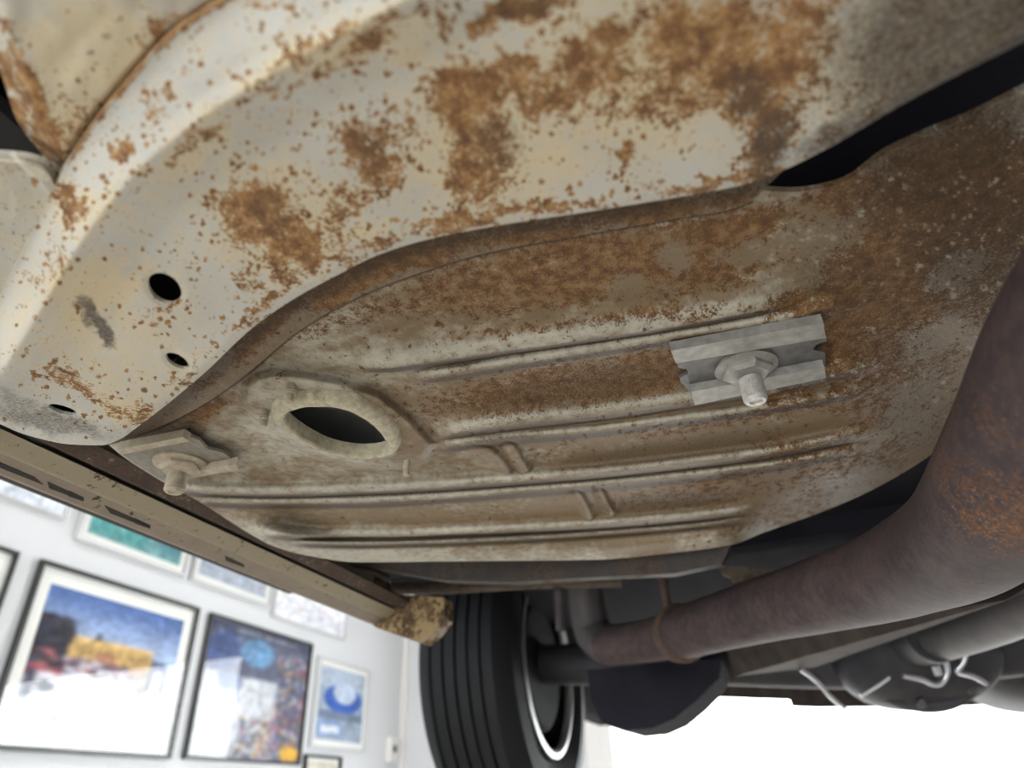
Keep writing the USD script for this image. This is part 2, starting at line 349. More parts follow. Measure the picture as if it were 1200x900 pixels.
RUST_M = [(300, 248, 42, 44, 10, .95), (345, 285, 38, 34, 30, .95), (275, 235, 30, 18, 0, .8), (420, 172, 34, 36, -10, .85), (440, 200, 30, 30, 30, .8), (405, 250, 22, 50, 15, .6), (468, 150, 30, 26, 0, .5),
          (548, 118, 44, 46, 0, .95), (570, 185, 34, 46, 10, .9), (560, 215, 30, 34, 0, .75), (600, 90, 40, 26, 0, .85), (640, 110, 46, 32, -10, .75), (700, 80, 46, 54, -20, .8), (722, 45, 30, 28, 0, .8), (745, 105, 36, 34, 0, .65),
          (690, 130, 50, 16, 0, .5), (735, 182, 18, 16, -30, .85), (800, 100, 44, 50, 10, .7), (790, 35, 44, 48, 0, .9), (850, 60, 50, 74, 10, .9), (905, 90, 46, 100, 15, .95), (900, 165, 28, 40, 20, 1.0), (935, 50, 42, 70, 10, .85), (960, 10, 40, 30, 0, .7), (1060, 60, 110, 60, -25, .36), (1160, 10, 80, 50, -20, .36),
          (610, 10, 60, 14, -8, 1.0), (560, 28, 22, 12, 0, .8), (518, 30, 8, 14, 0, .6), (430, 55, 46, 10, -22, .75), (345, 68, 44, 5, -27, .75), (390, 40, 40, 5, -25, .7), (300, 112, 40, 5, -36, .6), (455, 30, 40, 7, -18, .7), (215, 165, 40, 4, -42, .55), (160, 215, 30, 3, -50, .5), (360, 90, 34, 8, -28, .6), (400, 75, 40, 7, -20, .5), (320, 105, 16, 9, -25, .7), (240, 155, 20, 11, -35, .6), (265, 135, 16, 12, -35, .5), (470, 15, 40, 7, -15, .5), (310, 10, 10, 9, 0, .75), (335, 5, 7, 14, -15, .7),
          (440, 285, 60, 9, -20, .6), (560, 255, 80, 11, -10, .85), (650, 243, 55, 8, -8, .85), (700, 242, 22, 6, 0, .6), (830, 214, 80, 9, -10, .8), (890, 200, 26, 14, -25, .9), (1010, 140, 60, 12, -30, .5),
          (300, 330, 20, 18, 0, .5), (320, 355, 40, 7, -38, .7), (345, 315, 22, 20, 20, .6), (280, 370, 30, 5, -40, .6),
          (145, 173, 16, 14, 0, .85), (85, 235, 14, 26, -25, .75), (100, 248, 16, 14, 0, .7), (78, 255, 10, 18, -20, .7), (182, 115, 12, 12, 0, .5), (180, 133, 12, 9, 0, .5), (205, 82, 8, 10, 0, .4),
          (38, 330, 26, 8, 55, .4), (60, 300, 9, 26, 20, .5), (248, 405, 9, 14, 0, .4), (90, 448, 44, 9, 12, .65), (140, 480, 40, 14, 30, .6), (60, 320, 20, 10, -45, .5), (165, 490, 26, 7, -30, .6), (215, 440, 24, 5, -38, .5), (193, 362, 24, 6, 0, .45)]
STAIN_M = [(110, 350, 42, 34, -30, .75), (150, 335, 34, 26, 0, .6), (80, 330, 26, 26, 0, .6), (410, 45, 70, 22, -22, .7), (340, 70, 60, 20, -28, .6), (470, 60, 40, 22, 0, .4), (150, 480, 60, 16, 25, .6), (570, 160, 90, 90, 0, .55), (330, 260, 80, 60, 0, .5), (740, 90, 140, 90, 0, .55), (120, 400, 120, 60, 20, .35), (640, 190, 60, 30, 0, .5),
           (220, 175, 70, 22, -40, .5), (100, 250, 50, 30, 0, .45), (400, 290, 80, 10, -24, .5), (1080, 70, 130, 90, -20, .45)]
GRIME_SHADE_M = [(105, 365, 10, 20, -25, .62), (120, 388, 9, 22, -35, .62), (95, 350, 10, 8, 0, .5), (1130, 50, 170, 130, -25, .62), (1010, 140, 90, 20, -30, .55), (905, 165, 26, 50, 15, .52), (880, 110, 34, 30, 40, .42), (1190, 20, 80, 80, 0, .55), (580, 165, 30, 40, 0, .3), (320, 250, 40, 30, 20, .22), (430, 175, 20, 30, 0, .3), (610, 10, 60, 10, -8, .35), (60, 494, 70, 14, 12, .46), (20, 470, 30, 10, 20, .36)]  # right-end patches paint the weaker light there; the others are dirt
def member_wear_shade(U, W):
    r = blobs(U, W, RUST_M, 3, warp=20, s=.035)
    dB, tB = pdist(U, W, B)
    edge = (1 - sm(0, 7, dB + 6 * (meshkit.fbm(np.stack([U / 14, W / 14, 0 * U], -1), 3, 8) - .5))) * sm(.30, .36, tB) * .85
    near = lambda x, y: .14 + .95 * blobs(x, y, [(a, b, c * 1.5 + 14, d * 1.5 + 14, e, f) for a, b, c, d, e, f in RUST_M], 3, soft=.7)
    pit = dots(U, W, 7500, 11, (-40, 980), (-20, 520), (1.1, 4.6), near)
    r = np.maximum(np.maximum(r * .92, edge), .82 * pit)
    r = r - .55 * blobs(U, W, [(835, 165, 40, 26, 0, .9), (1000, 20, 24, 14, 0, .9), (660, 175, 40, 22, 0, .5), (800, 200, 60, 12, -8, .6)], 5)
    g = blobs(U, W, STAIN_M, 21, warp=24, s=.03, soft=.8) * .68 + .05
    b = blobs(U, W, GRIME_SHADE_M, 31, warp=10, s=.05, soft=.5)
    b = np.maximum(b, .55 * dots(U, W, 240, 12, (-40, 400), (0, 500), (.8, 2.0), None))
    return np.clip(np.stack([r, g, b], -1), 0, 1)
m, w = region(mpoly, 1.8, 1.8, member_z, skirt=.030, wearfun=member_wear_shade, holes=HOLES)
part('cross_member', m, 'member_steel', CAR, 'broad rusted grey cross member with three punched holes', smooth=True, wear=w)
# closed back of the cross member (near black, the unlit hollow put into its colour) and its welded lip along the floor pan
tb = Polygon(np.vstack([spline(A, 60), [(1440, -210)], spline(BEND, 60)[::-1]])).buffer(-16)
if tb.geom_type != 'Polygon': tb = max(tb.geoms, key=lambda g: g.area)
m, w = region(tb, 12, 12, lambda U, W: np.full(len(U), HM + .034))
part('member_liner', m, 'void', CAR, smooth=False)
LIP = [(128, 519), (180, 503), (233, 477), (283, 443), (350, 388), (400, 358), (440, 339), (500, 317), (567, 297), (680, 276), (800, 255), (850, 247), (880, 236)]
lip = Polygon(np.vstack([spline(LIP, 120), spline(A, 140)[::-1][48:] + np.array([-14, -22])])).buffer(0)
if lip.geom_type != 'Polygon': lip = max(lip.geoms, key=lambda g: g.area)
def lip_wear_shade(U, W):
    r = blobs(U, W, [(330, 365, 70, 20, -38, 1.), (390, 335, 60, 20, -30, 1.), (480, 300, 100, 20, -18, .95), (620, 272, 100, 20, -8, .75), (760, 248, 80, 18, -8, .9), (850, 232, 50, 14, -8, .8), (240, 450, 24, 9, -38, .6), (290, 410, 30, 10, -38, .7)], 41)
    r = np.maximum(r, .7 * dots(U, W, 1400, 42, (120, 880), (230, 520), (1, 3.5)) * .8)
    dA, _ = pdist(U, W, A)
    return np.clip(np.stack([r, .55 + 0 * U, .42 * (1 - sm(6, 26, dA)) + .16], -1), 0, 1)  # b rises towards the cross member, painting in its shade
m, w = region(lip, 2.2, 1.6, lambda U, W: HP - .0050 + .0012 * (meshkit.fbm(np.stack([U / 40, W / 40, 0 * U], -1), 3, 6) - .5), skirt=.0042, wearfun=lip_wear_shade)
part('weld_flange', m, 'pan_steel', CAR, 'shaded rusty weld flange between the cross member and the floor pan', smooth=True, wear=w)

# --- floor pan: pressed sheet with long beads
PAN_EDGE = [(118, 512), (140, 532), (165, 549), (200, 570), (230, 586), (262, 606), (290, 624), (320, 640), (365, 652), (420, 659), (520, 658), (700, 656), (780, 649), (860, 638), (890, 626), (960, 601), (1010, 580), (1062, 552), (1110, 520), (1180, 470), (1290, 390)]
PAN_TOP = [(1290, 60), (1200, 105), (1140, 135), (1090, 155), (1040, 178), (985, 215), (930, 225), (880, 222), (800, 215), (600, 235), (440, 285), (330, 340), (200, 450), (130, 500)]
CUT = np.array([(333, 491), (337, 484), (347, 480), (362, 477), (385, 477), (405, 481), (424, 490), (440, 502), (450, 514), (455, 523), (452, 530), (440, 533), (424, 534), (404, 532), (384, 527), (365, 518), (349, 508), (338, 499)])
ppoly = Polygon(np.vstack([spline(PAN_EDGE, 150), spline(PAN_TOP, 80)])).buffer(0)
ppoly = ppoly.difference(Polygon(spline(np.vstack([CUT, CUT[:1]]), 70)[:-1]).buffer(0))
BEADS = [  # crest line, depth (m), width on this side, width beyond, end softness left and right
    ([(395, 428), (440, 430), (520, 421), (600, 409), (700, 395), (800, 380), (915, 358), (960, 350)], .0095, 22, 7, 60, 90),
    ([(470, 446), (520, 440), (600, 427), (700, 411), (800, 395), (900, 378), (1020, 352)], .0080, 13, 6, 50, 90),
    ([(500, 512), (560, 503), (640, 493), (720, 484), (800, 472), (900, 455), (1020, 428), (1060, 415)], .0088, 17, 6.5, 40, 90),
    ([(505, 524), (560, 519), (600, 514), (680, 507), (800, 492), (900, 478), (1000, 460), (1040, 450)], .0068, 9, 5, 30, 70),
    ([(190, 572), (260, 577), (330, 578), (420, 575), (520, 570), (600, 564), (700, 556), (800, 545), (900, 532), (1000, 512), (1050, 500)], .0090, 11, 5, 40, 90),
    ([(215, 585), (300, 589), (420, 588), (520, 583), (600, 577), (700, 569), (800, 559), (900, 547), (1000, 528), (1040, 518)], .0068, 8, 4.5, 40, 80),
    ([(290, 622), (350, 627), (450, 627), (560, 623), (660, 618), (760, 611), (860, 601), (910, 592)], .0080, 9, 4.5, 50, 60),
    ([(320, 633), (420, 636), (520, 634), (640, 629), (760, 621), (860, 610), (900, 602)], .0050, 5, 2.6, 50, 60),
]
CROSS = [([(552, 524), (566, 528), (580, 538), (592, 553)], .0070, 6, 14), ([(596, 522), (604, 534), (614, 550)], .0070, 12, 5), ([(674, 576), (682, 588), (690, 606)], .0060, 5, 9), ([(702, 572), (707, 584), (716, 600)], .0060, 8, 4)]
def pan_z(U, W):
    z = np.full(len(U), HP)
    for pts, dep, wn, wf, el, er in BEADS:
        q = np.array(pts, float); yc = PchipInterpolator(q[:, 0], q[:, 1], extrapolate=True)(np.clip(U, q[0, 0], q[-1, 0]))
        d = W - yc; prof = np.where(d < 0, np.exp(-np.abs(d / wn) ** 2.4), np.exp(-np.abs(d / wf) ** 2.2))
        e = sm(q[0, 0] - 4, q[0, 0] + el, U) * (1 - sm(q[-1, 0] - er, q[-1, 0] + 4, U))
        z = np.minimum(z, HP - dep * prof * e)
    for pts, dep, wn, wf in CROSS:
        d, t = pdist(U, W, pts, 40); z = np.minimum(z, HP - dep * np.exp(-(d / ((wn + wf) / 2)) ** 2.4))
    # sunk boss around the inspection hole
    P = Polygon([(284, 470), (287, 452), (300, 441), (325, 436), (360, 440), (400, 447), (445, 462), (480, 490), (508, 520), (498, 540), (470, 548), (430, 549), (385, 540), (340, 522), (305, 500)])
    dd = shapely.distance(P.boundary, shapely.points(U, W)) * np.where(shapely.contains_xy(P, U, W), 1, -1)
    z = z - .0085 * sm(-7, 7, dd)
    C = Polygon(CUT); dc = shapely.distance(C.boundary, shapely.points(U, W)); z = z - .0030 * (1 - sm(4, 17, dc))
    # rolled far edge
    e = PchipInterpolator(*np.array([(250, 612), (330, 640), (420, 657), (520, 656), (700, 654), (780, 647), (860, 636), (900, 620), (1000, 583), (1290, 390)]).T)(np.clip(U, 250, 1290))
    z = z - .013 * sm(-34, -8, W - e) * sm(250, 330, U) * (1 - sm(830, 900, U)) + .012 * sm(-30, 0, W - e) * sm(850, 930, U)
    z = z + .05 * sm(1000, 1260, U) * sm(330, 560, W)
    z = z + .0014 * (meshkit.fbm(np.stack([U / 80, W / 50, 0 * U], -1), 3, 14) - .5)
    return z
RUST_P = [(700, 310, 260, 44, -10, .72), (560, 345, 130, 24, -12, .55), (850, 290, 110, 50, -12, .75), (650, 380, 260, 9, -9, .6), (800, 365, 130, 12, -8, .7), (960, 350, 70, 24, -12, .85), (660, 455, 170, 30, -9, .62), (760, 440, 70, 34, -9, .68), (590, 455, 90, 12, -9, .5), (600, 402, 60, 4, -9, .35),
          (1040, 330, 90, 70, -20, .95), (1120, 240, 120, 100, -30, .9), (1010, 300, 60, 40, -20, .8), (1140, 340, 60, 40, -30, .6), (1060, 420, 70, 60, -20, .65), (990, 400, 40, 60, 0, .8), (1000, 230, 60, 30, -20, .7), (880, 262, 44, 16, -10, .8), (940, 470, 90, 14, -14, .6), (940, 520, 70, 18, -10, .55), (880, 560, 120, 10, -8, .6), (960, 545, 60, 22, -10, .5), (800, 585, 100, 14, -4, .42), (700, 520, 110, 8, -8, .5), (830, 500, 120, 8, -8, .45), (610, 600, 80, 10, 0, .2), (1000, 480, 50, 30, -20, .6), (930, 600, 50, 14, -15, .5), (1060, 470, 60, 60, -40, .55), (1020, 540, 60, 24, -30, .58), (990, 500, 60, 12, -18, .6), (960, 580, 70, 10, -15, .5), (880, 620, 40, 10, -10, .4),
          (245, 475, 32, 14, -25, .95), (275, 462, 20, 10, 0, .6), (350, 400, 60, 20, -35, .45), (560, 280, 100, 14, -10, .6), (430, 370, 60, 14, -20, .4), (760, 300, 60, 34, 0, .75)]
CLEAN_P = [(732, 332, 20, 12, -8, .7), (792, 302, 22, 18, 0, .7), (905, 290, 70, 14, -10, .75), (955, 280, 50, 18, -10, .6), (850, 345, 46, 8, -8, .6), (930, 325, 40, 16, 0, .65), (640, 370, 150, 5, -8, .6), (1125, 315, 40, 18, -30, .6), (1090, 400, 40, 20, -30, .4), (1075, 470, 30, 40, 20, .35), (1010, 570, 40, 20, -20, .3), (960, 500, 40, 16, -10, .5), (700, 525, 60, 10, -6, .5), (560, 550, 60, 14, 0, .6), (900, 555, 30, 8, 0, .4), (400, 420, 120, 30, -12, .5), (440, 395, 90, 14, -10, .4), (330, 460, 70, 60, 20, .6)]
STAIN_P = [(560, 310, 120, 30, -10, .5), (700, 300, 80, 22, -8, .45), (700, 395, 270, 12, -9, .55), (560, 420, 120, 8, -9, .5), (830, 380, 100, 9, -9, .7), (680, 500, 160, 9, -8, .6), (420, 570, 240, 8, 1, .8), (640, 560, 200, 8, -6, .75), (500, 583, 240, 6, -2, .6), (480, 622, 220, 7, 0, .6), (700, 612, 120, 6, -4, .5), (620, 535, 16, 20, 30, .5), (700, 592, 14, 16, 30, .5), (430, 480, 60, 20, 10, .35), (850, 520, 160, 10, -8, .5), (950, 600, 60, 20, -15, .6), (240, 545, 120, 30, 0, .3), (980, 375, 60, 20, -10, .5), (560, 600, 260, 20, -3, .35), (560, 455, 260, 40, -9, .35), (330, 600, 80, 20, 5, .4)]
FILM_P = [(700, 320, 330, 70, -10, .62), (780, 450, 320, 60, -9, .80), (830, 540, 280, 50, -8, .85), (780, 600, 240, 40, -4, .80), (1080, 330, 170, 220, -15, .80), (560, 455, 140, 40, -9, .60), (450, 600, 260, 26, 2, .50), (420, 330, 120, 50, -25, .45), (330, 560, 160, 60, 0, .30), (240, 475, 60, 30, -25, .6), (1040, 500, 100, 90, -35, .80)]
def pan_wear_shade(U, W):
    r = blobs(U, W, RUST_P, 51, warp=18, s=.03, soft=.6) - blobs(U, W, CLEAN_P, 52, warp=14, s=.045, soft=.5)
    pit = dots(U, W, 6500, 53, (200, 1200), (200, 640), (1.0, 3.6), lambda x, y: .12 + .8 * blobs(x, y, [(a, b, c * 1.2 + 10, d * 1.2 + 10, e, f) for a, b, c, d, e, f in RUST_P], 51))
    r = np.maximum(r, .7 * pit * sm(230, 480, U))
    film = blobs(U, W, FILM_P, 58, warp=24, s=.02, soft=.9) + .55 * (meshkit.fbm(np.stack([U / 30, W / 12, 0 * U], -1), 4, 59) - .5)
    crest = np.zeros_like(U)
    for pts, dep, wn, wf, el, er in BEADS:
        q = np.array(pts, float); yc = PchipInterpolator(q[:, 0], q[:, 1])(np.clip(U, q[0, 0], q[-1, 0])); d = W - yc
        crest = np.maximum(crest, sm(q[0, 0], q[0, 0] + el, U) * (1 - sm(q[-1, 0] - er, q[-1, 0], U)) * np.exp(-((d + wn * .45) / (wn * .42)) ** 2))
    g = np.clip(film, 0, 1) * (1 - .9 * crest)
    r = r - .35 * crest * (U < 900)
    spk = .8 * dots(U, W, 1100, 55, (900, 1200), (130, 470), (1.0, 5.5), power=4) * (meshkit.fbm(np.stack([U / 5, W / 5, 0 * U], -1), 2, 57) > .48); g = g * (1 - .55 * spk); r = r * (1 - .9 * spk); SPK = spk
    b = blobs(U, W, [(540, 425, 36, 5, -9, .62), (500, 430, 20, 3, -9, .55), (600, 415, 40, 4, -9, .42), (690, 455, 190, 34, -9, .16), (880, 570, 120, 26, -8, .22), (800, 590, 100, 16, -5, .24), (1110, 190, 140, 70, -28, .50), (1150, 280, 110, 100, -20, .48), (1000, 330, 60, 50, 0, .35), (1050, 420, 80, 90, 0, .30), (1075, 490, 50, 60, 20, .34), (1010, 560, 60, 30, -25, .38), (690, 455, 160, 26, -9, .36), (800, 525, 180, 16, -8, .36), (800, 585, 110, 12, -5, .42), (590, 515, 50, 5, -6, .45), (240, 475, 30, 12, -25, .35)], 56, warp=5, s=.08)  # patches on the right side paint in the light falling off
    for pts, dep, wn, wf, el, er in BEADS:                     # mud in the groove beyond each crest, darkened to paint its shadow line
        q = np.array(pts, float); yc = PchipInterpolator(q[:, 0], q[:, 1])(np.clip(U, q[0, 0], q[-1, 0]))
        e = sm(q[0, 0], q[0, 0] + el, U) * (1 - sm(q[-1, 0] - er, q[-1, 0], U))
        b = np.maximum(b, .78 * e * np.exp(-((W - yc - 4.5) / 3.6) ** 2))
    dl, _ = pdist(U, W, LIP); b = np.maximum(b, .85 * np.exp(-(dl / 2.6) ** 2))  # contact shadow along the weld flange, painted into b
    b = b * (1 - .9 * SPK)
    return np.clip(np.stack([r, g, b], -1), 0, 1)
m, w = region(ppoly, 2.4, 1.3, pan_z, skirt=.003, wearfun=pan_wear_shade)
PAN = part('floor_pan', m, 'pan_steel', CAR, 'ribbed rusty floor pan with long pressed beads', smooth=True, wear=w)

# collar of the inspection hole: a rough rolled lip
loop = spline(np.vstack([CUT, CUT[:1]]), 121)[:-1]
cpt = atz(loop[:, 0], loop[:, 1], np.full(len(loop), HP - .0135)) + CAM
cen = cpt.mean(0); V, Fc = [], []
prof = [(-.0005, .0090), (.0002, .0006), (.0016, -.0010), (.0042, -.0014), (.0072, -.0004), (.0088, .0024), (.0092, .0060)]
nrml = np.cross(np.roll(cpt, -1, 0) - np.roll(cpt, 1, 0), [0, 0, 1.]); nrml /= np.linalg.norm(nrml, axis=1, keepdims=True)
if ((cpt - cen) * nrml).sum() < 0: nrml = -nrml
wob = 1 + .25 * (meshkit.noise(np.stack([np.arange(120) / 3, np.zeros(120), np.zeros(120)], -1), 3) - .5)[:, None]
fct = (.55 + .8 * sm(-18, 16, -(loop[:, 1] - 505) + .25 * (loop[:, 0] - 395)))[:, None]
for o, dz in prof: V.append(cpt + nrml * o * fct * wob + np.array([0, 0, dz]))
n = len(cpt); k = np.arange(n)
for i in range(len(prof) - 1):
    a, b2 = i * n + k, i * n + (k + 1) % n; Fc += [np.c_[a, b2, b2 + n], np.c_[a, b2 + n, a + n]]
cm = trimesh.Trimesh(np.vstack(V), np.vstack(Fc), process=False)
part('collar', cm, 'collar_steel', PAN, 'rough cream collar of the oval inspection hole', smooth=50)
# what one sees through the hole: a grey tank with a curved shoulder
cc = np.array([*(atz(415, 500, HP)[:2]), HP + .058]) + CAM
tank = trimesh.creation.icosphere(4); tank.vertices = np.sign(tank.vertices) * np.abs(tank.vertices) ** .55
tank.vertices = tank.vertices * [.15, .19, .035] + cc + [.0, .0, .0]
part('inner_tank', tank, 'tank_paint', CAR, 'smooth grey surface behind the oval hole', smooth=True)
# studs round the hole and on the boss
for (px, py, d) in [(311, 482, .0040), (477, 541, .0040), (341, 452, .0048)]:
    p = atz(px, py, HP - .0095) + CAM
    s_ = lathe([(0, .006), (d * .62, .006), (d * .62, -.0035), (d * .74, -.0042), (d * .62, -.0049), (d * .74, -.0056), (d * .62, -.0063), (d * .62, -.0095), (d * .5, -.0108), (0, -.0112)], p, (0, 0, 1), 18)
    part('stud', s_, 'dusty_steel', PAN, smooth=30)

# --- the two spring clips with their bolts
def clip(web_px, top_px, bot_px, h, nut_px, bolt_px, r, blen, mats, label, flip=1):
    def slab(px, h0, t):
        px = np.array(px, float); a = atz(px[:, 0], px[:, 1], np.full(len(px), h0)) + CAM
        return prism(a, a + [0, 0, t])
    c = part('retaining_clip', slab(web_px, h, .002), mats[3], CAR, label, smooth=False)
    for lp in (top_px, bot_px):
        p = np.array(lp, float)                               # folded lip: outer edge px, inner edge px, turned down towards the floor
        n2 = len(p) // 2
        out_, in_ = p[:n2], p[n2:][::-1]
        lo = atz(out_[:, 0], out_[:, 1], np.full(n2, h - .0052)) + CAM; li = atz(in_[:, 0], in_[:, 1], np.full(n2, h - .0048)) + CAM
        V0 = np.vstack([lo, li[::-1]]); V1 = V0 + [0, 0, .0058]
        part('lip', prism(V0, V1), mats[0], c, smooth=False)
    q = atz(*nut_px, h) + CAM
    a = np.arange(6) * math.pi / 3 + .35
    hexa = lambda rad, z: np.c_[q[0] + rad * np.cos(a), q[1] + rad * np.sin(a), np.full(6, q[2] + z)]
    R0 = r * 2.15
    nut = cat(*[hull(hexa(R0, 0), hexa(R0, -.0050), hexa(R0 * .80, -.0072)), lathe([(0, .001), (R0 * 1.22, .001), (R0 * 1.22, -.0016), (R0 * .95, -.0032), (0, -.0032)], q, (0, 0, 1), 40)])
    part('nut', nut, mats[1], c, smooth=25)
    # threaded bolt
    tp = [(0, .0)]; z = -.0; tp = [(0, .001), (r, .001)]; zz = -.0060
    while zz > -blen + .0016:
        tp += [(r * .90, zz), (r * 1.0, zz - .00055)]; zz -= .0011
    tp += [(r * .92, -blen + .001), (r * .80, -blen), (r * .55, -blen), (r * .45, -blen + .0009), (0, -blen + .0012)]
    qb = atz(*bolt_px, h) + CAM
    part('bolt', lathe(tp, qb, (0, 0, 1), 32), mats[2], c, smooth=25)
    return c
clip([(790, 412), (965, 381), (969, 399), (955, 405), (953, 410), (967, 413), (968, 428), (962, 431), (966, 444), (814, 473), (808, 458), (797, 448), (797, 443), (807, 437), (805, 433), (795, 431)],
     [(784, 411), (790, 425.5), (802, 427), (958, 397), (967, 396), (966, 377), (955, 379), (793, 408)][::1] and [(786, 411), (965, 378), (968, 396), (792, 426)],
     [(810, 459), (966, 430), (968, 443), (814, 475)], HP - .0085, (874, 429), (876, 432), .0068, .0225, ('clip_steel', 'clip_steel', 'bolt_steel', 'clip_web_shade'),
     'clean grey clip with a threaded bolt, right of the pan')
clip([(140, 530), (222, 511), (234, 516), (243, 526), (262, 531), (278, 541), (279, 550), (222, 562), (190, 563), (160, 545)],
     [(138, 527), (214, 512), (222, 517), (142, 533)], [(216, 555), (277, 544), (279, 551), (214, 562)], HP - .0080, (212, 542), (211, 545), .0068, .0205, ('dusty_steel', 'dusty_steel', 'dusty_steel', 'dusty_web_shade'),
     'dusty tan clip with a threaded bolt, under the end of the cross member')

# --- panels at the upper left, past the cross member
P1E = [(-150, -200), (-70, -70), (-30, -5), (-8, 62), (6, 100), (18, 138), (36, 165), (54, 188), (69, 206)]
p1 = Polygon(np.vstack([spline(P1E, 60), spline(B, 90)[np.linspace(0, 1, 90) > .34] + np.array([3, 6]), [(560, -210), (-150, -210)]])).buffer(0)
if p1.geom_type != 'Polygon': p1 = max(p1.geoms, key=lambda g: g.area)
def p1_z(U, W):
    d, _ = pdist(U, W, P1E); dB, _ = pdist(U, W, B)
    return .1985 + .016 * (1 - sm(0, 34, d)) ** 2 + .003 * (1 - sm(0, 12, dB)) + .003 * (meshkit.fbm(np.stack([U / 70, W / 70, 0 * U], -1), 3, 24) - .5)
def p1_wear(U, W):
    d, t = pdist(U, W, P1E)
    r = blobs(U, W, [(40, 110, 14, 56, -28, .95), (55, 160, 22, 30, -30, .85), (22, 70, 10, 26, -25, .85), (5, 85, 10, 30, -20, .8), (80, 140, 26, 28, -20, .5), (185, 35, 16, 14, -40, .75), (200, 22, 9, 7, 0, .6), (3, 32, 8, 8, 0, .8), (210, 18, 7, 4, 0, .7), (165, 50, 10, 10, 0, .5), (70, 175, 16, 20, 0, .7), (20, 130, 14, 20, -30, .9)], 61, warp=12, s=.05)
    r = np.maximum(r, .8 * dots(U, W, 700, 62, (-40, 300), (-20, 210), (1, 3.2), lambda x, y: .15 + .5 * blobs(x, y, [(60, 130, 60, 80, 0, 1), (180, 35, 60, 40, -40, 1)], 62)))
    g = .8 * blobs(U, W, [(110, 60, 60, 60, 0, .55), (80, 150, 30, 40, -30, .7), (150, 90, 50, 60, -35, .6), (60, 60, 26, 40, -20, .5)], 63, soft=.8) + .1
    b = blobs(U, W, [(107, 61, 5, 3, 0, .6), (125, 43, 7, 3, 10, .5), (112, 75, 5, 2.5, -30, .5)], 64, warp=3, s=.2)
    return np.clip(np.stack([r, g, b], -1), 0, 1)
m, w = region(p1, 2, 2, p1_z, skirt=.012, wearfun=p1_wear)
part('front_panel', m, 'side_steel', CAR, 'cream panel with a rusty rolled edge beyond the cross member', smooth=True, wear=w)
P2T = [(-220, 160), (-70, 172), (0, 179), (25, 181), (50, 188), (62, 198), (70, 212)]
p2 = Polygon(np.vstack([spline(P2T, 40), [(74, 222), (40, 290), (10, 352), (-60, 500), (-220, 500)]])).buffer(0)
def p2_z(U, W):
    d, _ = pdist(U, W, P2T); seam = (U - 20) - (W - 187) * .95
    return .1975 + .006 * (1 - sm(0, 9, d)) - .0022 * sm(-2, 2, seam) * (1 - sm(26, 44, W - 187)) + .0015 * (meshkit.fbm(np.stack([U / 40, W / 40, 0 * U], -1), 3, 25) - .5)
def p2_wear(U, W):
    r = .6 * dots(U, W, 120, 71, (-40, 70), (180, 360), (.8, 2.2)); b = .6 * dots(U, W, 200, 72, (-40, 70), (180, 360), (.7, 1.6))
    return np.clip(np.stack([np.maximum(r, blobs(U, W, [(6, 245, 10, 4, 40, .5), (40, 214, 6, 4, 50, .8)], 73, warp=4)), .12 + 0 * U, b], -1), 0, 1)
m, w = region(p2, 2, 2, p2_z, skirt=.0015, wearfun=p2_wear)
part('side_panel', m, 'side_steel', CAR, 'plain grey panel at the left edge beside the dark slot', smooth=True, wear=w)

# --- sill (rocker) along the left side: pressed steel with a pinch flange
def linez(y0, h):                               # the straight edge that runs along the car through plate height y0 at its left edge
    r = ray(0, y0); return r[1] * h / r[2], h
prof_px = [(464, .2262), (466, .2252), (493, .2175), (495.5, .221), (500, .221), (502, .2165), (528, .2095), (531, .2105), (555, .203)]
pr_ = [linez(y, h) for y, h in prof_px]
yo, zo = pr_[-1]
ring = pr_ + [(yo + .0025, zo + .0), (yo + .010, zo + .03), (yo + .05, zo + .10), (yo + .05, zo + .14), (pr_[0][0] + .042, zo + .14), (pr_[0][0] + .036, pr_[0][1] + .006)]
X0, X1 = -1.6, .80
xs = np.linspace(X0, X1, 260); rg = np.array(ring); n = len(rg); V = np.vstack([np.c_[np.full(n, x), rg] for x in xs]) + CAM
k = np.arange(n); Fc = []
for i in range(len(xs) - 1):
    a, b2 = i * n + k, i * n + (k + 1) % n; Fc += [np.c_[a, b2 + n, b2], np.c_[a, a + n, b2 + n]]
cap = earclip(rg); Fc += [cap, (cap + (len(xs) - 1) * n)[:, ::-1]]
sm_ = trimesh.Trimesh(V, np.vstack(Fc), process=False); sm_.fix_normals()
P = np.asarray(sm_.vertices) - CAM
wr = np.stack([.05 + .35 * (meshkit.fbm(P * [18, 60, 60], 3, 81) - .4), .15 + .4 * (meshkit.fbm(P * [30, 90, 90], 3, 82) - .4), 0 * P[:, 0]], -1)
wr[np.isin(np.arange(len(P)) % n, [0, 1, 2]), 0] = .85; wr[np.isin(np.arange(len(P)) % n, [0, 1, 2]), 2] = .42; wr[np.isin(np.arange(len(P)) % n, [5, 6]), 1] += .45; wr[np.isin(np.arange(len(P)) % n, [3, 4]), 2] = .9
part('sill', sm_, 'sill_steel', CAR, 'long brown sill with a pinch flange in front of the picture wall', smooth=20, wear=np.clip(wr, 0, 1))
# drain slots: dark shallow plugs in the flange
for (px, py, l_) in [(27, 541, .030), (74, 573, .013), (97, 579, .008), (152, 605, .024), (172, 612, .010), (262, 660, .016)]:
    p = atz(px, py, .2068); d = p[1] - np.interp(p[2], [.203, .2105], [yo, pr_[-2][0]])
    q = np.array([p[0], 0, 0]); t = np.array([[-l_, .6], [l_ * .7, .55], [l_, .35], [-l_ * .6, .3]])
    ya, za, yb, zb = yo, zo, pr_[-2][0], pr_[-2][1]
    lo = np.array([[p[0] + a, ya + (yb - ya) * b, za + (zb - za) * b - .0004] for a, b in t]) + CAM
    part('drain_slot', prism(lo, lo + [0, 0, .0012]), 'void', CAR, smooth=False)
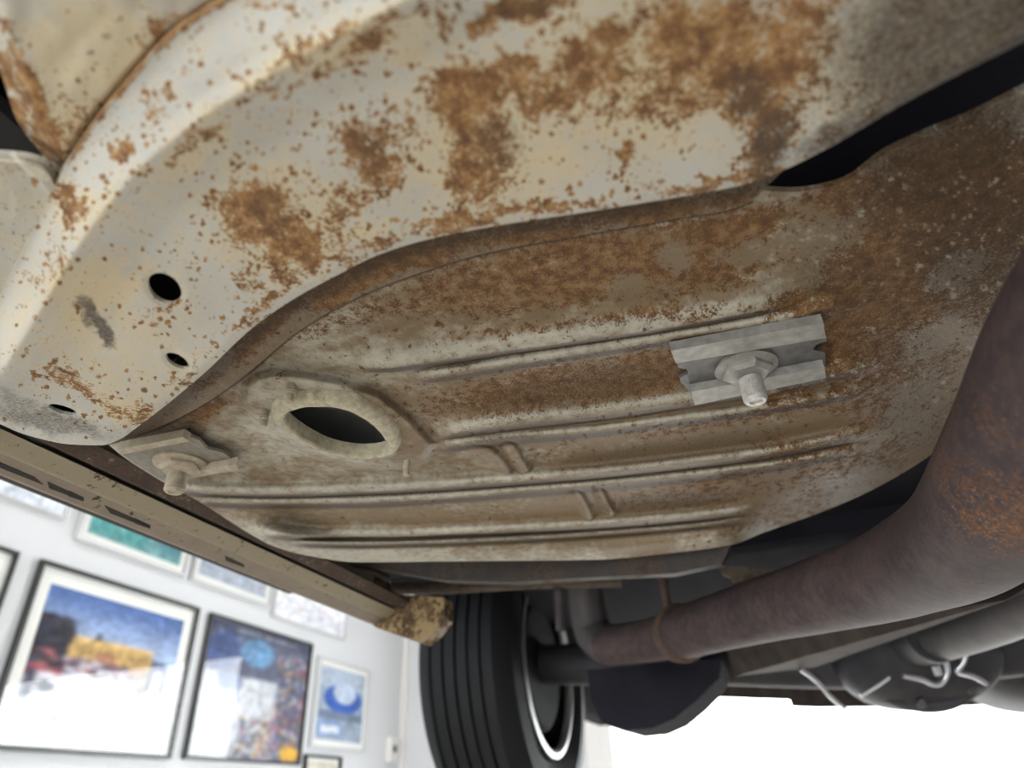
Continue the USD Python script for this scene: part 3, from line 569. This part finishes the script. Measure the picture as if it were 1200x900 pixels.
# sill end: wheel arch closing piece, rusty tan
def wedge(px, X, t, dx=0):
    px = np.array(px, float); a = atx(px[:, 0], px[:, 1], np.full(len(px), X)); return prism(a + CAM, a + [t, 0, 0] + CAM)
def simple_wear(msh, seed, rust=.4, stain=.3, s=30, grime_shade=0.):
    P = np.asarray(msh.vertices); 
    return np.clip(np.stack([rust + .9 * (meshkit.fbm(P * s, 3, seed) - .5), stain + .9 * (meshkit.fbm(P * s, 3, seed + 1) - .5), np.full(len(P), grime_shade)], -1), 0, 1)
def dense(m, e):
    v, f = trimesh.remesh.subdivide_to_size(np.asarray(m.vertices), np.asarray(m.faces), e); return trimesh.Trimesh(v, f, process=True)
steel('arch_steel', (.13, .095, .055), rust=((.03, .02, .014), (.07, .042, .022), (.12, .075, .035)), stain=(.24, .165, .075), fine=120.)
arch = dense(cat(wedge([(425, 690), (470, 697), (520, 700), (521, 725), (508, 742), (494, 753), (478, 748), (440, 735), (418, 716)], .79, .025), wedge([(405, 655), (432, 664), (446, 688), (425, 706), (395, 690)], .76, .04)), .012)
part('wheel_arch_end', arch, 'arch_steel', CAR, 'tan rusted wheel arch piece at the end of the sill', smooth=20, wear=simple_wear(arch, 91, .5, .6, 70))

# --- behind the pan: cross panel, rail, underbody plates that close the car above
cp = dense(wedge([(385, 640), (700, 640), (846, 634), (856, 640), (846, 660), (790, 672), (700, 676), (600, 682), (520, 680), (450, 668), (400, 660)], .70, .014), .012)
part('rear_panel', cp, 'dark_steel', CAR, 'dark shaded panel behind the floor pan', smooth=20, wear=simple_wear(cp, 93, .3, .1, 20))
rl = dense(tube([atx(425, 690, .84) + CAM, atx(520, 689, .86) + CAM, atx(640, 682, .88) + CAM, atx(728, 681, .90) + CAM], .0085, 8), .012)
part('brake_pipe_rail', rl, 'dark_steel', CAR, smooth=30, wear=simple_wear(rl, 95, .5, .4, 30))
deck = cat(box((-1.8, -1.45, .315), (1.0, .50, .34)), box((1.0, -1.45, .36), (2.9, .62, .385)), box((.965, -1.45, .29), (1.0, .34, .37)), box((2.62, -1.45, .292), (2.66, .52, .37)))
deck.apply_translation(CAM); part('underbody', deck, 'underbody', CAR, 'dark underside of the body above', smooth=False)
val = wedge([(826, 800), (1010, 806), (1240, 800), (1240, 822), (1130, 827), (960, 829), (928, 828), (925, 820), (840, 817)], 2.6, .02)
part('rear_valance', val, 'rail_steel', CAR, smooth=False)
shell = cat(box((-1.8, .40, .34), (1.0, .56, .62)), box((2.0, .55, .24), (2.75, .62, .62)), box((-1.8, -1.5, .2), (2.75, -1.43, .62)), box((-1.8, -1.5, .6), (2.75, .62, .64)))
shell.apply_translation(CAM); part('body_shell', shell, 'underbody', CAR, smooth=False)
# near-black plate added to keep the gap beside the sill dark
sl = box((-1.6, .26, .262), (.80, .60, .270)); sl.apply_translation(CAM); part('dark_gap_plate', sl, 'void', CAR, smooth=False)

# --- wheel
WC = np.array([1.47, .512, .252]) + CAM; R, RIM, HW = .285, .170, .088
WHEEL = CAR + '/wheel'; UsdGeom.Xform.Define(stage, WHEEL).GetPrim().SetCustomDataByKey('label', 'dark road wheel with a worn black tyre')
WH = part('tire', lathe([(RIM + .002, -.070), (RIM + .012, -.078), (RIM + .05, -HW - .008), (RIM + .085, -HW - .004), (R - .014, -HW + .010), (R - .004, -HW + .022)] +
     sum([[(R - .0005 - .0015 * (y / .06) ** 2, y - .010), (R - .0005 - .0015 * (y / .06) ** 2, y + .008), (R - .008, y + .0095), (R - .008, y + .0125)] for y in (-.052, -.028, -.004, .020, .044)], []) +
     [(R - .003, .060), (R - .014, HW - .010), (RIM + .085, HW + .004), (RIM + .05, HW + .008), (RIM + .012, .078), (RIM + .002, .070)], WC, (0, 1, 0), 120), 'rubber', WHEEL, 'black tyre with straight tread grooves', smooth=28)
part('rim', lathe([(RIM + .010, -.080), (RIM + .012, -.073), (RIM, -.068), (RIM - .010, -.058), (RIM - .016, -.03), (RIM - .020, .03), (.10, .045), (.05, .04), (0, .04)], WC, (0, 1, 0), 96), 'wheel_dark', WHEEL, 'dark steel wheel rim inside the tyre', smooth=30)
part('rim_edge', lathe([(RIM + .006, -.086), (RIM - .004, -.088), (RIM - .012, -.082), (RIM - .012, -.074), (RIM + .004, -.074), (RIM + .006, -.086)], WC, (0, 1, 0), 96), 'rim_metal', WHEEL, smooth=40)
part('brake_drum', lathe([(0, -.072), (.118, -.072), (.128, -.064), (.132, -.050), (.130, .03), (0, .03)], WC, (0, 1, 0), 64), 'wheel_dark', WHEEL, 'dark brake drum inside the wheel', smooth=30)

# --- axle, differential, springs
dif = atx(1066, 772, 1.47) + CAM
ax0 = WC + [0, -.06, 0]; ax1 = dif.copy()
AXLE = part('rear_axle', tube([ax0, ax0 * .6 + ax1 * .4, ax1, ax1 + [0, -.5, .03]], [.040, .040, .046, .046], 32, 30), 'diff_iron', CAR, 'dark rear axle tube', smooth=40)
df = trimesh.creation.icosphere(4); v = df.vertices; v = np.sign(v) * np.abs(v) ** .85
df.vertices = v * [.125, .135, .098] + dif + [-.03, 0, .012]
part('differential', df, 'diff_iron', AXLE, 'rounded dark differential housing', smooth=True)
part('flange', lathe([(0, -.006), (.112, -.006), (.116, 0), (.112, .006), (0, .006)], dif + [-.09, 0, .02], (1, 0, .12), 48), 'diff_iron', AXLE, smooth=30)
for i in range(8):
    a = i * math.pi / 4 + .2; part('bolt', lathe([(0, -.008), (.007, -.008), (.0085, -.005), (.0085, .004), (0, .004)], dif + [-.098, .103 * math.cos(a), .02 + .103 * math.sin(a)], (1, 0, .12), 6), 'shaft_steel', AXLE, smooth=False)
part('nose', hull(lathe([(.05, 0), (.05, .01)], dif + [-.13, .0, .02], (1, 0, 0), 24).vertices, lathe([(.036, 0), (.036, .01)], atd(1095, 745, .98) + CAM, (1, 0, 0), 24).vertices), 'diff_iron', AXLE, smooth=30)
part('drive_shaft', tube([atd(1330, 640, .62) + CAM + [-.9, 0, -.02], atd(1330, 640, .62) + CAM, atd(1210, 703, .78) + CAM, atd(1085, 752, 1.02) + CAM], [.032, .032, .032, .032], 32, 30), 'shaft_steel', CAR, 'grey drive shaft tube running to the differential', smooth=40)
arm = wedge([(688, 785), (760, 778), (846, 772), (842, 795), (815, 822), (790, 842), (765, 853), (735, 856), (706, 848), (692, 820)], 1.22, .16)
part('trailing_arm', arm, 'underbody', CAR, 'dark spring arm under the exhaust pipe', smooth=20)
# frame rail
a0 = np.array([(1300, 560), (1330, 640), (1190, 692), (1150, 640)], float); a1 = np.array([(905, 745), (915, 790), (850, 792), (840, 760)], float)
fr = dense(hull(atd(np.array([1340., 1330, 1180, 1160]), np.array([600., 648, 703, 690]), np.array([.62, .62, .66, .70])) + CAM, atd(np.array([850., 905, 955, 860]), np.array([755., 745, 782, 793]), np.array([1.12, 1.12, 1.12, 1.12])) + CAM), .02)
part('frame_rail', fr, 'rail_steel', CAR, 'grey brown frame rail below the exhaust pipe', smooth=20)
# brake lines
for pts, r_ in [([(1058, 791, 1.03), (1080, 796, 1.03), (1098, 802, 1.03), (1106, 797, 1.03), (1110, 783, 1.03), (1106, 771, 1.03)], .0042), ([(1096, 779, 1.02), (1100, 790, 1.02)], .006), ([(1131, 762, 1.0), (1129, 775, 1.0), (1122, 786, 1.0), (1140, 792, 1.0), (1156, 801, 1.0)], .004), ([(938, 784, 1.08), (958, 799, 1.09), (972, 815, 1.10), (990, 830, 1.12)], .0035), ([(1008, 815, 1.05), (1025, 805, 1.05), (1042, 793, 1.05)], .003)]:
    q = np.array(pts, float); part('brake_line', tube(atd(q[:, 0], q[:, 1], q[:, 2]) + CAM, r_, 10, 24), 'brake_line', CAR, smooth=40)
# right rear body: rounded well at the lower right
wl = trimesh.creation.icosphere(3); wl.vertices = np.sign(wl.vertices) * np.abs(wl.vertices) ** .7 * [.25, .26, .12] + atd(1260, 770, 1.7) + CAM
part('spare_well', wl, 'diff_iron', CAR, smooth=True)
# small bracket above the pipe
bk = dense(wedge([(842, 663), (872, 664), (908, 668), (905, 680), (884, 680), (868, 692), (860, 690), (856, 676), (846, 672)], .88, .012), .01)
part('hanger_bracket', bk, 'arch_steel', CAR, smooth=False, wear=simple_wear(bk, 99, .1, .15, 30, .5))
# vertical link by the wheel
part('shock_absorber', tube([atd(655, 690, 1.2) + CAM, atd(657, 738, 1.2) + CAM], .009, 16), 'shaft_steel', CAR, smooth=40)

# --- exhaust pipe
def pw(mesh, seed):
    P = np.asarray(mesh.vertices); r = .10 + .7 * (meshkit.fbm(P * 26, 4, seed) - .5)
    d = np.linalg.norm(P - (atd(1190, 600, .29) + CAM), axis=1); r = r + .45 * np.exp(-(d / .045) ** 2); u = P[:, 2] * 0
    return np.clip(np.stack([r, .12 + .6 * (meshkit.fbm(P * 40, 3, seed + 1) - .5), 0 * u], -1), 0, 1)
EX = [(1420, 250, .175), (1290, 400, .23), (1215, 520, .285), (1150, 610, .36), (1060, 665, .48), (960, 697, .62), (880, 718, .75), (797, 742, .91)]
q = np.array(EX, float); pts = atd(q[:, 0], q[:, 1], q[:, 2]) + CAM
pts = np.vstack([pts[0] + [-.60, -.16, .02], pts[0] + [-.22, -.075, .008], pts])
pipe = tube(pts, [.033, .033, .033, .033, .033, .033, .0325, .0325, .0325, .0325], 72, 220)
PIPE = part('exhaust_pipe', pipe, 'pipe_steel', CAR, 'fat purple brown rusty exhaust pipe', smooth=50, wear=pw(pipe, 101))
q = np.array([(812, 738, .885), (760, 750, .97), (712, 756, 1.06)], float); p2_ = tube(atd(q[:, 0], q[:, 1], q[:, 2]) + CAM, .0290, 48, 40)
part('tail_section', p2_, 'pipe_steel', PIPE, smooth=50, wear=pw(p2_, 103))
q = np.array([(722, 755, 1.045), (706, 752, 1.075), (694, 737, 1.10), (688, 712, 1.11), (684, 680, 1.12), (682, 640, 1.13)], float); p3 = tube(atd(q[:, 0], q[:, 1], q[:, 2]) + CAM, [.029, .030, .030, .029, .028, .027], 40, 50)
part('elbow', p3, 'shaft_steel', PIPE, 'lighter grey bend of the exhaust over the axle', smooth=50)
c0, c1 = pts[-1], pts[-2]; dr = nrm(c1 - c0)
cl = cat(lathe([(.031, -.006), (.037, -.005), (.038, .004), (.034, .008), (.031, .008)], c0, dr, 48), tube([c0 + dr * .0 + np.array([0, .01, .034]), c0 + np.array([0, .012, .06]), c0 + np.array([0, .012, .10])], .006, 12))
part('clamp', cl, 'pipe_steel', PIPE, smooth=40, wear=np.tile([.45, .3, .3], (len(cl.vertices), 1)))

# ================================================================ pictures on the wall
def colour(rgb): return (np.array(rgb) / 255.) ** 2.2
def picture(name, px, label, matw, framew, frame_mat, paint, depth=.022):
    """px: a0, a1, b0, b1 = along the wall and height, as shares of the wall's distance"""
    a0, a1, b0, b1 = px; x0, x1, z0, z1 = a0 * WALL_Y, a1 * WALL_Y, b0 * WALL_Y + CAM[2], b1 * WALL_Y + CAM[2]
    t = thing(name, label, 'picture', ((x0 + x1) / 2, WALL_Y, z0))
    y0 = WALL_Y
    fr = cat(box((x0, y0 - depth, z0), (x1, y0, z0 + framew)), box((x0, y0 - depth, z1 - framew), (x1, y0, z1)), box((x0, y0 - depth, z0 + framew), (x0 + framew, y0, z1 - framew)), box((x1 - framew, y0 - depth, z0 + framew), (x1, y0, z1 - framew)))
    part('frame', fr, frame_mat, t, smooth=False)
    X0, X1, Z0, Z1 = x0 + framew, x1 - framew, z0 + framew, z1 - framew
    if matw: part('mat_board', box((X0, y0 - .006, Z0), (X1, y0 - .001, Z1)), 'mat_white', t, smooth=False)
    m0, m1, n0, n1 = X0 + matw, X1 - matw, Z0 + matw, Z1 - matw
    nx, nz = 90, 110
    gx, gz = np.meshgrid(np.linspace(0, 1, nx), np.linspace(0, 1, nz)); u, v = gx.ravel(), gz.ravel()
    V = np.c_[m0 + u * (m1 - m0), np.full(len(u), y0 - .0075), n0 + v * (n1 - n0)]
    i, j = np.meshgrid(np.arange(nx - 1), np.arange(nz - 1)); a = (j * nx + i).ravel()
    Fq = np.vstack([np.c_[a, a + 1, a + nx + 1], np.c_[a, a + nx + 1, a + nx]])
    part('print', (V, Fq), 'print', t, smooth=False, cd=soften(paint(u, v), nz, nx, seed=int(a0 * 1000)))
    part('glass', (np.array([(X0, y0 - depth + .005, Z0), (X1, y0 - depth + .005, Z0), (X1, y0 - depth + .005, Z1), (X0, y0 - depth + .005, Z1)]), np.array([(0, 1, 2), (0, 2, 3)])), 'glass_pane', t, smooth=False)
def soften(c, nz, nx, seed):
    g = np.random.default_rng(seed); q = np.stack([gaussian_filter(c[:, k].reshape(nz, nx), 1.3) for k in range(3)], -1)
    n1 = gaussian_filter(g.normal(size=(nz, nx)), 1.2); n2 = gaussian_filter(g.normal(size=(nz, nx)), 4.)
    return np.clip(q * (1 + .22 * n1 / n1.std() * .5 + .06 * n2 / n2.std())[..., None], 0, 1).reshape(-1, 3)
def lay(u, v, base, items):
    c = np.tile(colour(base), (len(u), 1))
    for kind, x0, x1, y0, y1, rgb in items:
        if kind == 'r': k = (u > x0) & (u < x1) & (v > y0) & (v < y1)
        else: k = ((u - (x0 + x1) / 2) / ((x1 - x0) / 2)) ** 2 + ((v - (y0 + y1) / 2) / ((y1 - y0) / 2)) ** 2 < 1
        c[k] = colour(rgb)
    return c
def confetti(u, v, c, box_, n, seed, pal, rr=(.006, .02)):
    g = np.random.default_rng(seed)
    for _ in range(n):
        x, y, r = g.uniform(box_[0], box_[1]), g.uniform(box_[2], box_[3]), g.uniform(*rr)
        c[((u - x) / r) ** 2 + ((v - y) / (r * .8)) ** 2 < 1] = colour(pal[g.integers(len(pal))])
    return c
def big_photo(u, v):
    c = lay(u, v, (225, 232, 240), [])
    sky = v > .52; k = sm(.52, 1, v)[:, None]
    c = np.where(sky[:, None], colour((175, 195, 225)) * (1 - k) + colour((85, 112, 168)) * k, c)
    for it in [('e', -.12, .24, .42, .80, (45, 48, 62)), ('r', .22, .80, .46, .66, (205, 172, 112)), ('r', .24, .80, .655, .675, (235, 200, 130)), ('e', .17, .24, .62, .74, (50, 52, 60)), ('e', .36, .41, .66, .72, (70, 75, 80)), ('e', .40, .54, .44, .60, (190, 130, 110)),
               ('r', .80, .94, .34, .60, (80, 95, 130)), ('r', .70, .80, .24, .50, (170, 165, 160)), ('r', .84, .90, .26, .52, (235, 240, 245)), ('e', .20, .45, .43, .52, (135, 120, 150)), ('e', .46, .66, .44, .51, (110, 95, 125)), ('e', -.05, .22, .32, .46, (175, 75, 85)), ('e', -.02, .25, .24, .38, (225, 225, 235)), ('e', .08, .2, .24, .33, (60, 65, 85)), ('r', 0, .07, .20, .40, (70, 75, 95)), ('e', 0, .16, .46, .54, (185, 110, 120))]:
        c = np.where(lay(u, v, (0, 0, 0), [it]).sum(1)[:, None] > 0, lay(u, v, (0, 0, 0), [it]), c)
    for i in range(11):
        c[(np.abs(u - .26 - i * .05) < .012) & (np.abs(v - .585) < .035)] = colour((150, 120, 80))
        c[(np.abs(u - .26 - i * .05) < .012) & (np.abs(v - .505) < .02)] = colour((120, 100, 85))
    c = confetti(u, v, c, (.0, .70, .40, .50), 90, 17, [(120, 70, 80), (90, 90, 115), (200, 200, 210), (70, 70, 90), (150, 110, 110)], (.008, .03))
    c = confetti(u, v, c, (-.05, .2, .44, .78), 60, 18, [(40, 45, 55), (60, 65, 75), (80, 60, 65)], (.01, .04))
    for i in range(7):
        c[(np.abs(v - (.02 + i * .025)) < .006) & (((u > .01) & (u < .18)) | ((u > .22) & (u < .44)))] = colour((150, 165, 185))
    return c
PAL = [(165, 85, 90), (80, 100, 150), (190, 190, 200), (70, 72, 90), (190, 160, 95), (100, 125, 105), (140, 100, 125), (120, 135, 160), (55, 60, 75), (85, 90, 110)]
def collage(u, v):
    c = lay(u, v, (90, 95, 115), [('r', 0, 1, .9, 1, (70, 75, 95)), ('e', .30, .62, .70, .92, (105, 150, 190)), ('e', 0, .30, .62, .92, (70, 85, 130)), ('r', .0, .70, .0, .60, (200, 204, 212)), ('e', .12, .36, .48, .62, (120, 135, 165)), ('e', .16, .34, .36, .48, (190, 200, 215))])  # pale block at lower left paints in part of the glass glare
    c = confetti(u, v, c, (.68, 1, .05, .85), 520, 5, PAL); c = confetti(u, v, c, (.38, .95, 0, .30), 520, 6, PAL); c = confetti(u, v, c, (.05, .5, .7, .95), 50, 7, [(70, 85, 130), (130, 150, 190), (50, 60, 90)])
    c = np.where((((u - .9) / .10) ** 2 + ((v - .06) / .06) ** 2 < 1)[:, None], colour((225, 175, 60)), c)
    for i in range(26): c[(np.abs(v - .955) < .008) & (np.abs(u - .22 - i * .026) < (.009 if i % 5 else .002))] = colour((220, 225, 235))
    return c
def blue_car(u, v):
    return lay(u, v, (150, 165, 185), [('r', 0, 1, .72, 1, (170, 185, 205)), ('e', .1, .95, .38, .78, (45, 90, 180)), ('e', .3, .8, .52, .82, (190, 205, 225)), ('r', 0, 1, .28, .40, (110, 125, 150)), ('r', .02, .55, .06, .26, (120, 150, 195)), ('r', .08, .48, .10, .2, (215, 222, 232))])
def teal(u, v):
    c = lay(u, v, (115, 160, 165), [('r', 0, 1, .6, 1, (150, 195, 200)), ('e', .62, 1.1, .05, .45, (80, 130, 138)), ('r', .0, .6, .02, .2, (80, 150, 150)), ('e', .15, .4, .1, .35, (120, 185, 185))])
    return confetti(u, v, c, (0, 1, 0, .4), 60, 9, [(70, 140, 145), (130, 190, 190), (50, 110, 120)])
def racers(u, v): return confetti(u, v, lay(u, v, (165, 175, 190), []), (0, 1, 0, .5), 80, 10, [(200, 190, 195), (150, 160, 180), (190, 120, 120), (110, 120, 140)])
def badges(u, v): return confetti(u, v, lay(u, v, (228, 230, 240), [('r', .30, .34, 0, 1, (245, 245, 250))]), (0, 1, 0, .7), 70, 12, [(220, 90, 100), (120, 140, 200), (200, 190, 230), (170, 200, 120), (225, 225, 235)])
def letters(u, v):
    c = lay(u, v, (225, 232, 244), [('r', 0, 1, .55, 1, (196, 212, 238))])
    for i in range(34): c[(np.abs(v - .30) < .10 + .05 * ((i * 7) % 3 - 1)) & (np.abs(u - .02 - i * .029) < (.010 if i % 6 else .001))] = colour((110, 130, 180))
    return c
def plainp(u, v): return lay(u, v, (225, 230, 222), [])
def ab(px, py): r = ray(px, py); return r[0] / r[1], r[2] / r[1]
picture('framed_picture', (.724, 1.062, .092, .345), 'large black-framed print of a blue sky and yellow building with white mat', .055, .014, 'black_frame', big_photo)
picture('framed_picture', (1.095, 1.440, .094, .344), 'black-framed crowded colour poster without a mat, right of the large white-matted print', .0, .012, 'black_frame', collage)
picture('framed_picture', (ab(372, 768)[0], ab(432, 780)[0], ab(362, 876)[1], ab(372, 768)[1]), 'narrow silver-framed picture of a blue car at the right end of the row', .03, .014, 'silver_frame', blue_car)
a = ab(19, 648); picture('framed_picture', (a[0] - .36, a[0], ab(0, 712)[1] - .12, a[1]), 'pale picture cut off by the left edge of the photo', .06, .012, 'black_frame', plainp)
a, b_ = ab(86, 632), ab(214, 678); picture('framed_picture', (a[0], b_[0], a[1], a[1] + .26), 'green-framed teal print half hidden behind the sill', .03, .012, 'silver_frame', teal)
a, b_ = ab(221, 680), ab(314, 711); picture('framed_picture', (a[0], b_[0], a[1], a[1] + .22), 'silver-framed print of pale racing cars, second in the upper row', .03, .012, 'silver_frame', racers)
a, b_ = ab(316, 722), ab(402, 752); picture('framed_picture', (a[0], b_[0], a[1], a[1] + .22), 'pale poster with small coloured badges, right end of the upper row', .0, .010, 'silver_frame', badges)
a, b_ = ab(-20, 590), ab(74, 610); picture('framed_picture', (a[0] - .1, b_[0], b_[1] - .0, b_[1] + .28), 'pale blue lettered poster above the large print, at the sill', .0, .006, 'silver_frame', letters)
a, b_ = ab(356, 884), ab(398, 884); picture('framed_picture', (a[0], b_[0], a[1] - .14, a[1]), 'small framed picture low on the wall under the blue car picture', .02, .012, 'black_frame', lambda u, v: lay(u, v, (205, 200, 185), []))
# wall end trim, conduit and switch
xe = ab(470, 820)[0] * WALL_Y
struct('trim_1', cat(box((xe, WALL_Y - .03, 0), (xe + .07, WALL_Y, CEIL)), tube([(xe + .12, WALL_Y - .06, 0.), (xe + .12, WALL_Y - .06, CEIL)], .045, 24)), 'trim_paint', 'white vertical trim and pipe at the end of the picture wall')
p = aty(457, 878, WALL_Y) + CAM
sw = thing('wall_switch', 'small white switch box low on the wall by the trim', 'switch', (p[0], WALL_Y, p[2]))
part('box', box((p[0] - .05, WALL_Y - .03, p[2] - .07), (p[0] + .05, WALL_Y, p[2] + .07)), 'trim_paint', sw, smooth=False)
part('toggle', box((p[0] - .012, WALL_Y - .042, p[2] - .02), (p[0] + .012, WALL_Y - .03, p[2] + .02)), 'rail_steel', sw, smooth=False)
# doorway post
q0, q1 = atx(689, 880, BACK_X), atx(716, 880, BACK_X)
struct('trim_2', cat(box((BACK_X - .03, q1[1] - .02, 0), (BACK_X + .14, q0[1], 2.6)), box((BACK_X - .05, (q0[1] + q1[1]) / 2 - .015, 0), (BACK_X - .03, (q0[1] + q1[1]) / 2 + .015, 2.6))), 'trim_paint', 'pale post at the side of the open doorway')

# ================================================================ beyond the doorway
def tree(px, py, D, rad, seed, label):
    base = ray(px, py); base = base * (D / base[0]) + CAM
    t = thing('tree', label, 'tree', (base[0], base[1], 0))
    g = np.random.default_rng(seed); c = np.array([base[0], base[1], base[2]])
    part('trunk', tube([(c[0], c[1], -.02), (c[0] + .05, c[1], c[2] * .5), (c[0], c[1], c[2])], [.16, .12, .08], 12, 12), 'bark', t)
    N = 2600; d = g.normal(size=(N, 3)); d /= np.linalg.norm(d, axis=1, keepdims=True); pos = c + d * rad * (g.random((N, 1)) ** .35) * [1, 1, .9]
    u = g.normal(size=(N, 3)); u /= np.linalg.norm(u, axis=1, keepdims=True); w_ = np.cross(u, g.normal(size=(N, 3))); w_ /= np.linalg.norm(w_, axis=1, keepdims=True)
    s = rad * .09; V = np.stack([pos - u * s, pos + w_ * s * .5, pos + u * s, pos - w_ * s * .5], 1).reshape(-1, 3)
    k = np.arange(N)[:, None] * 4; part('leaves', (V, np.vstack([k + [0, 1, 2], k + [0, 2, 3]])), 'foliage', t, smooth=False, kind='stuff')
tree(1012, 843, 27, .50, 1, 'small green tree behind the low wall outside, under the differential')
tree(1196, 840, 29, .40, 3, 'small green tree behind the low wall outside, at the right edge')
q0, q1 = atx(700, 852, 24.) + CAM, atx(1300, 848, 24.) + CAM
part('garden_wall', box((24., q1[1], -.02), (24.3, q0[1], q0[2])), 'far_wall', label='sunlit pale wall across the pavement outside', kind='structure', smooth=False)
p = atx(1181, 848, 23.8) + CAM
sg = thing('notice_board', 'small blue board on the pale wall outside', 'board', (23.9, p[1], p[2] - .3))
part('panel', box((23.85, p[1] - .16, p[2] - .22), (24.0, p[1] + .16, p[2] + .22)), 'far_blue', sg, smooth=False)
part('border', box((23.95, p[1] - .2, p[2] - .26), (24.0, p[1] + .2, p[2] + .26)), 'trim_paint', sg, smooth=False)
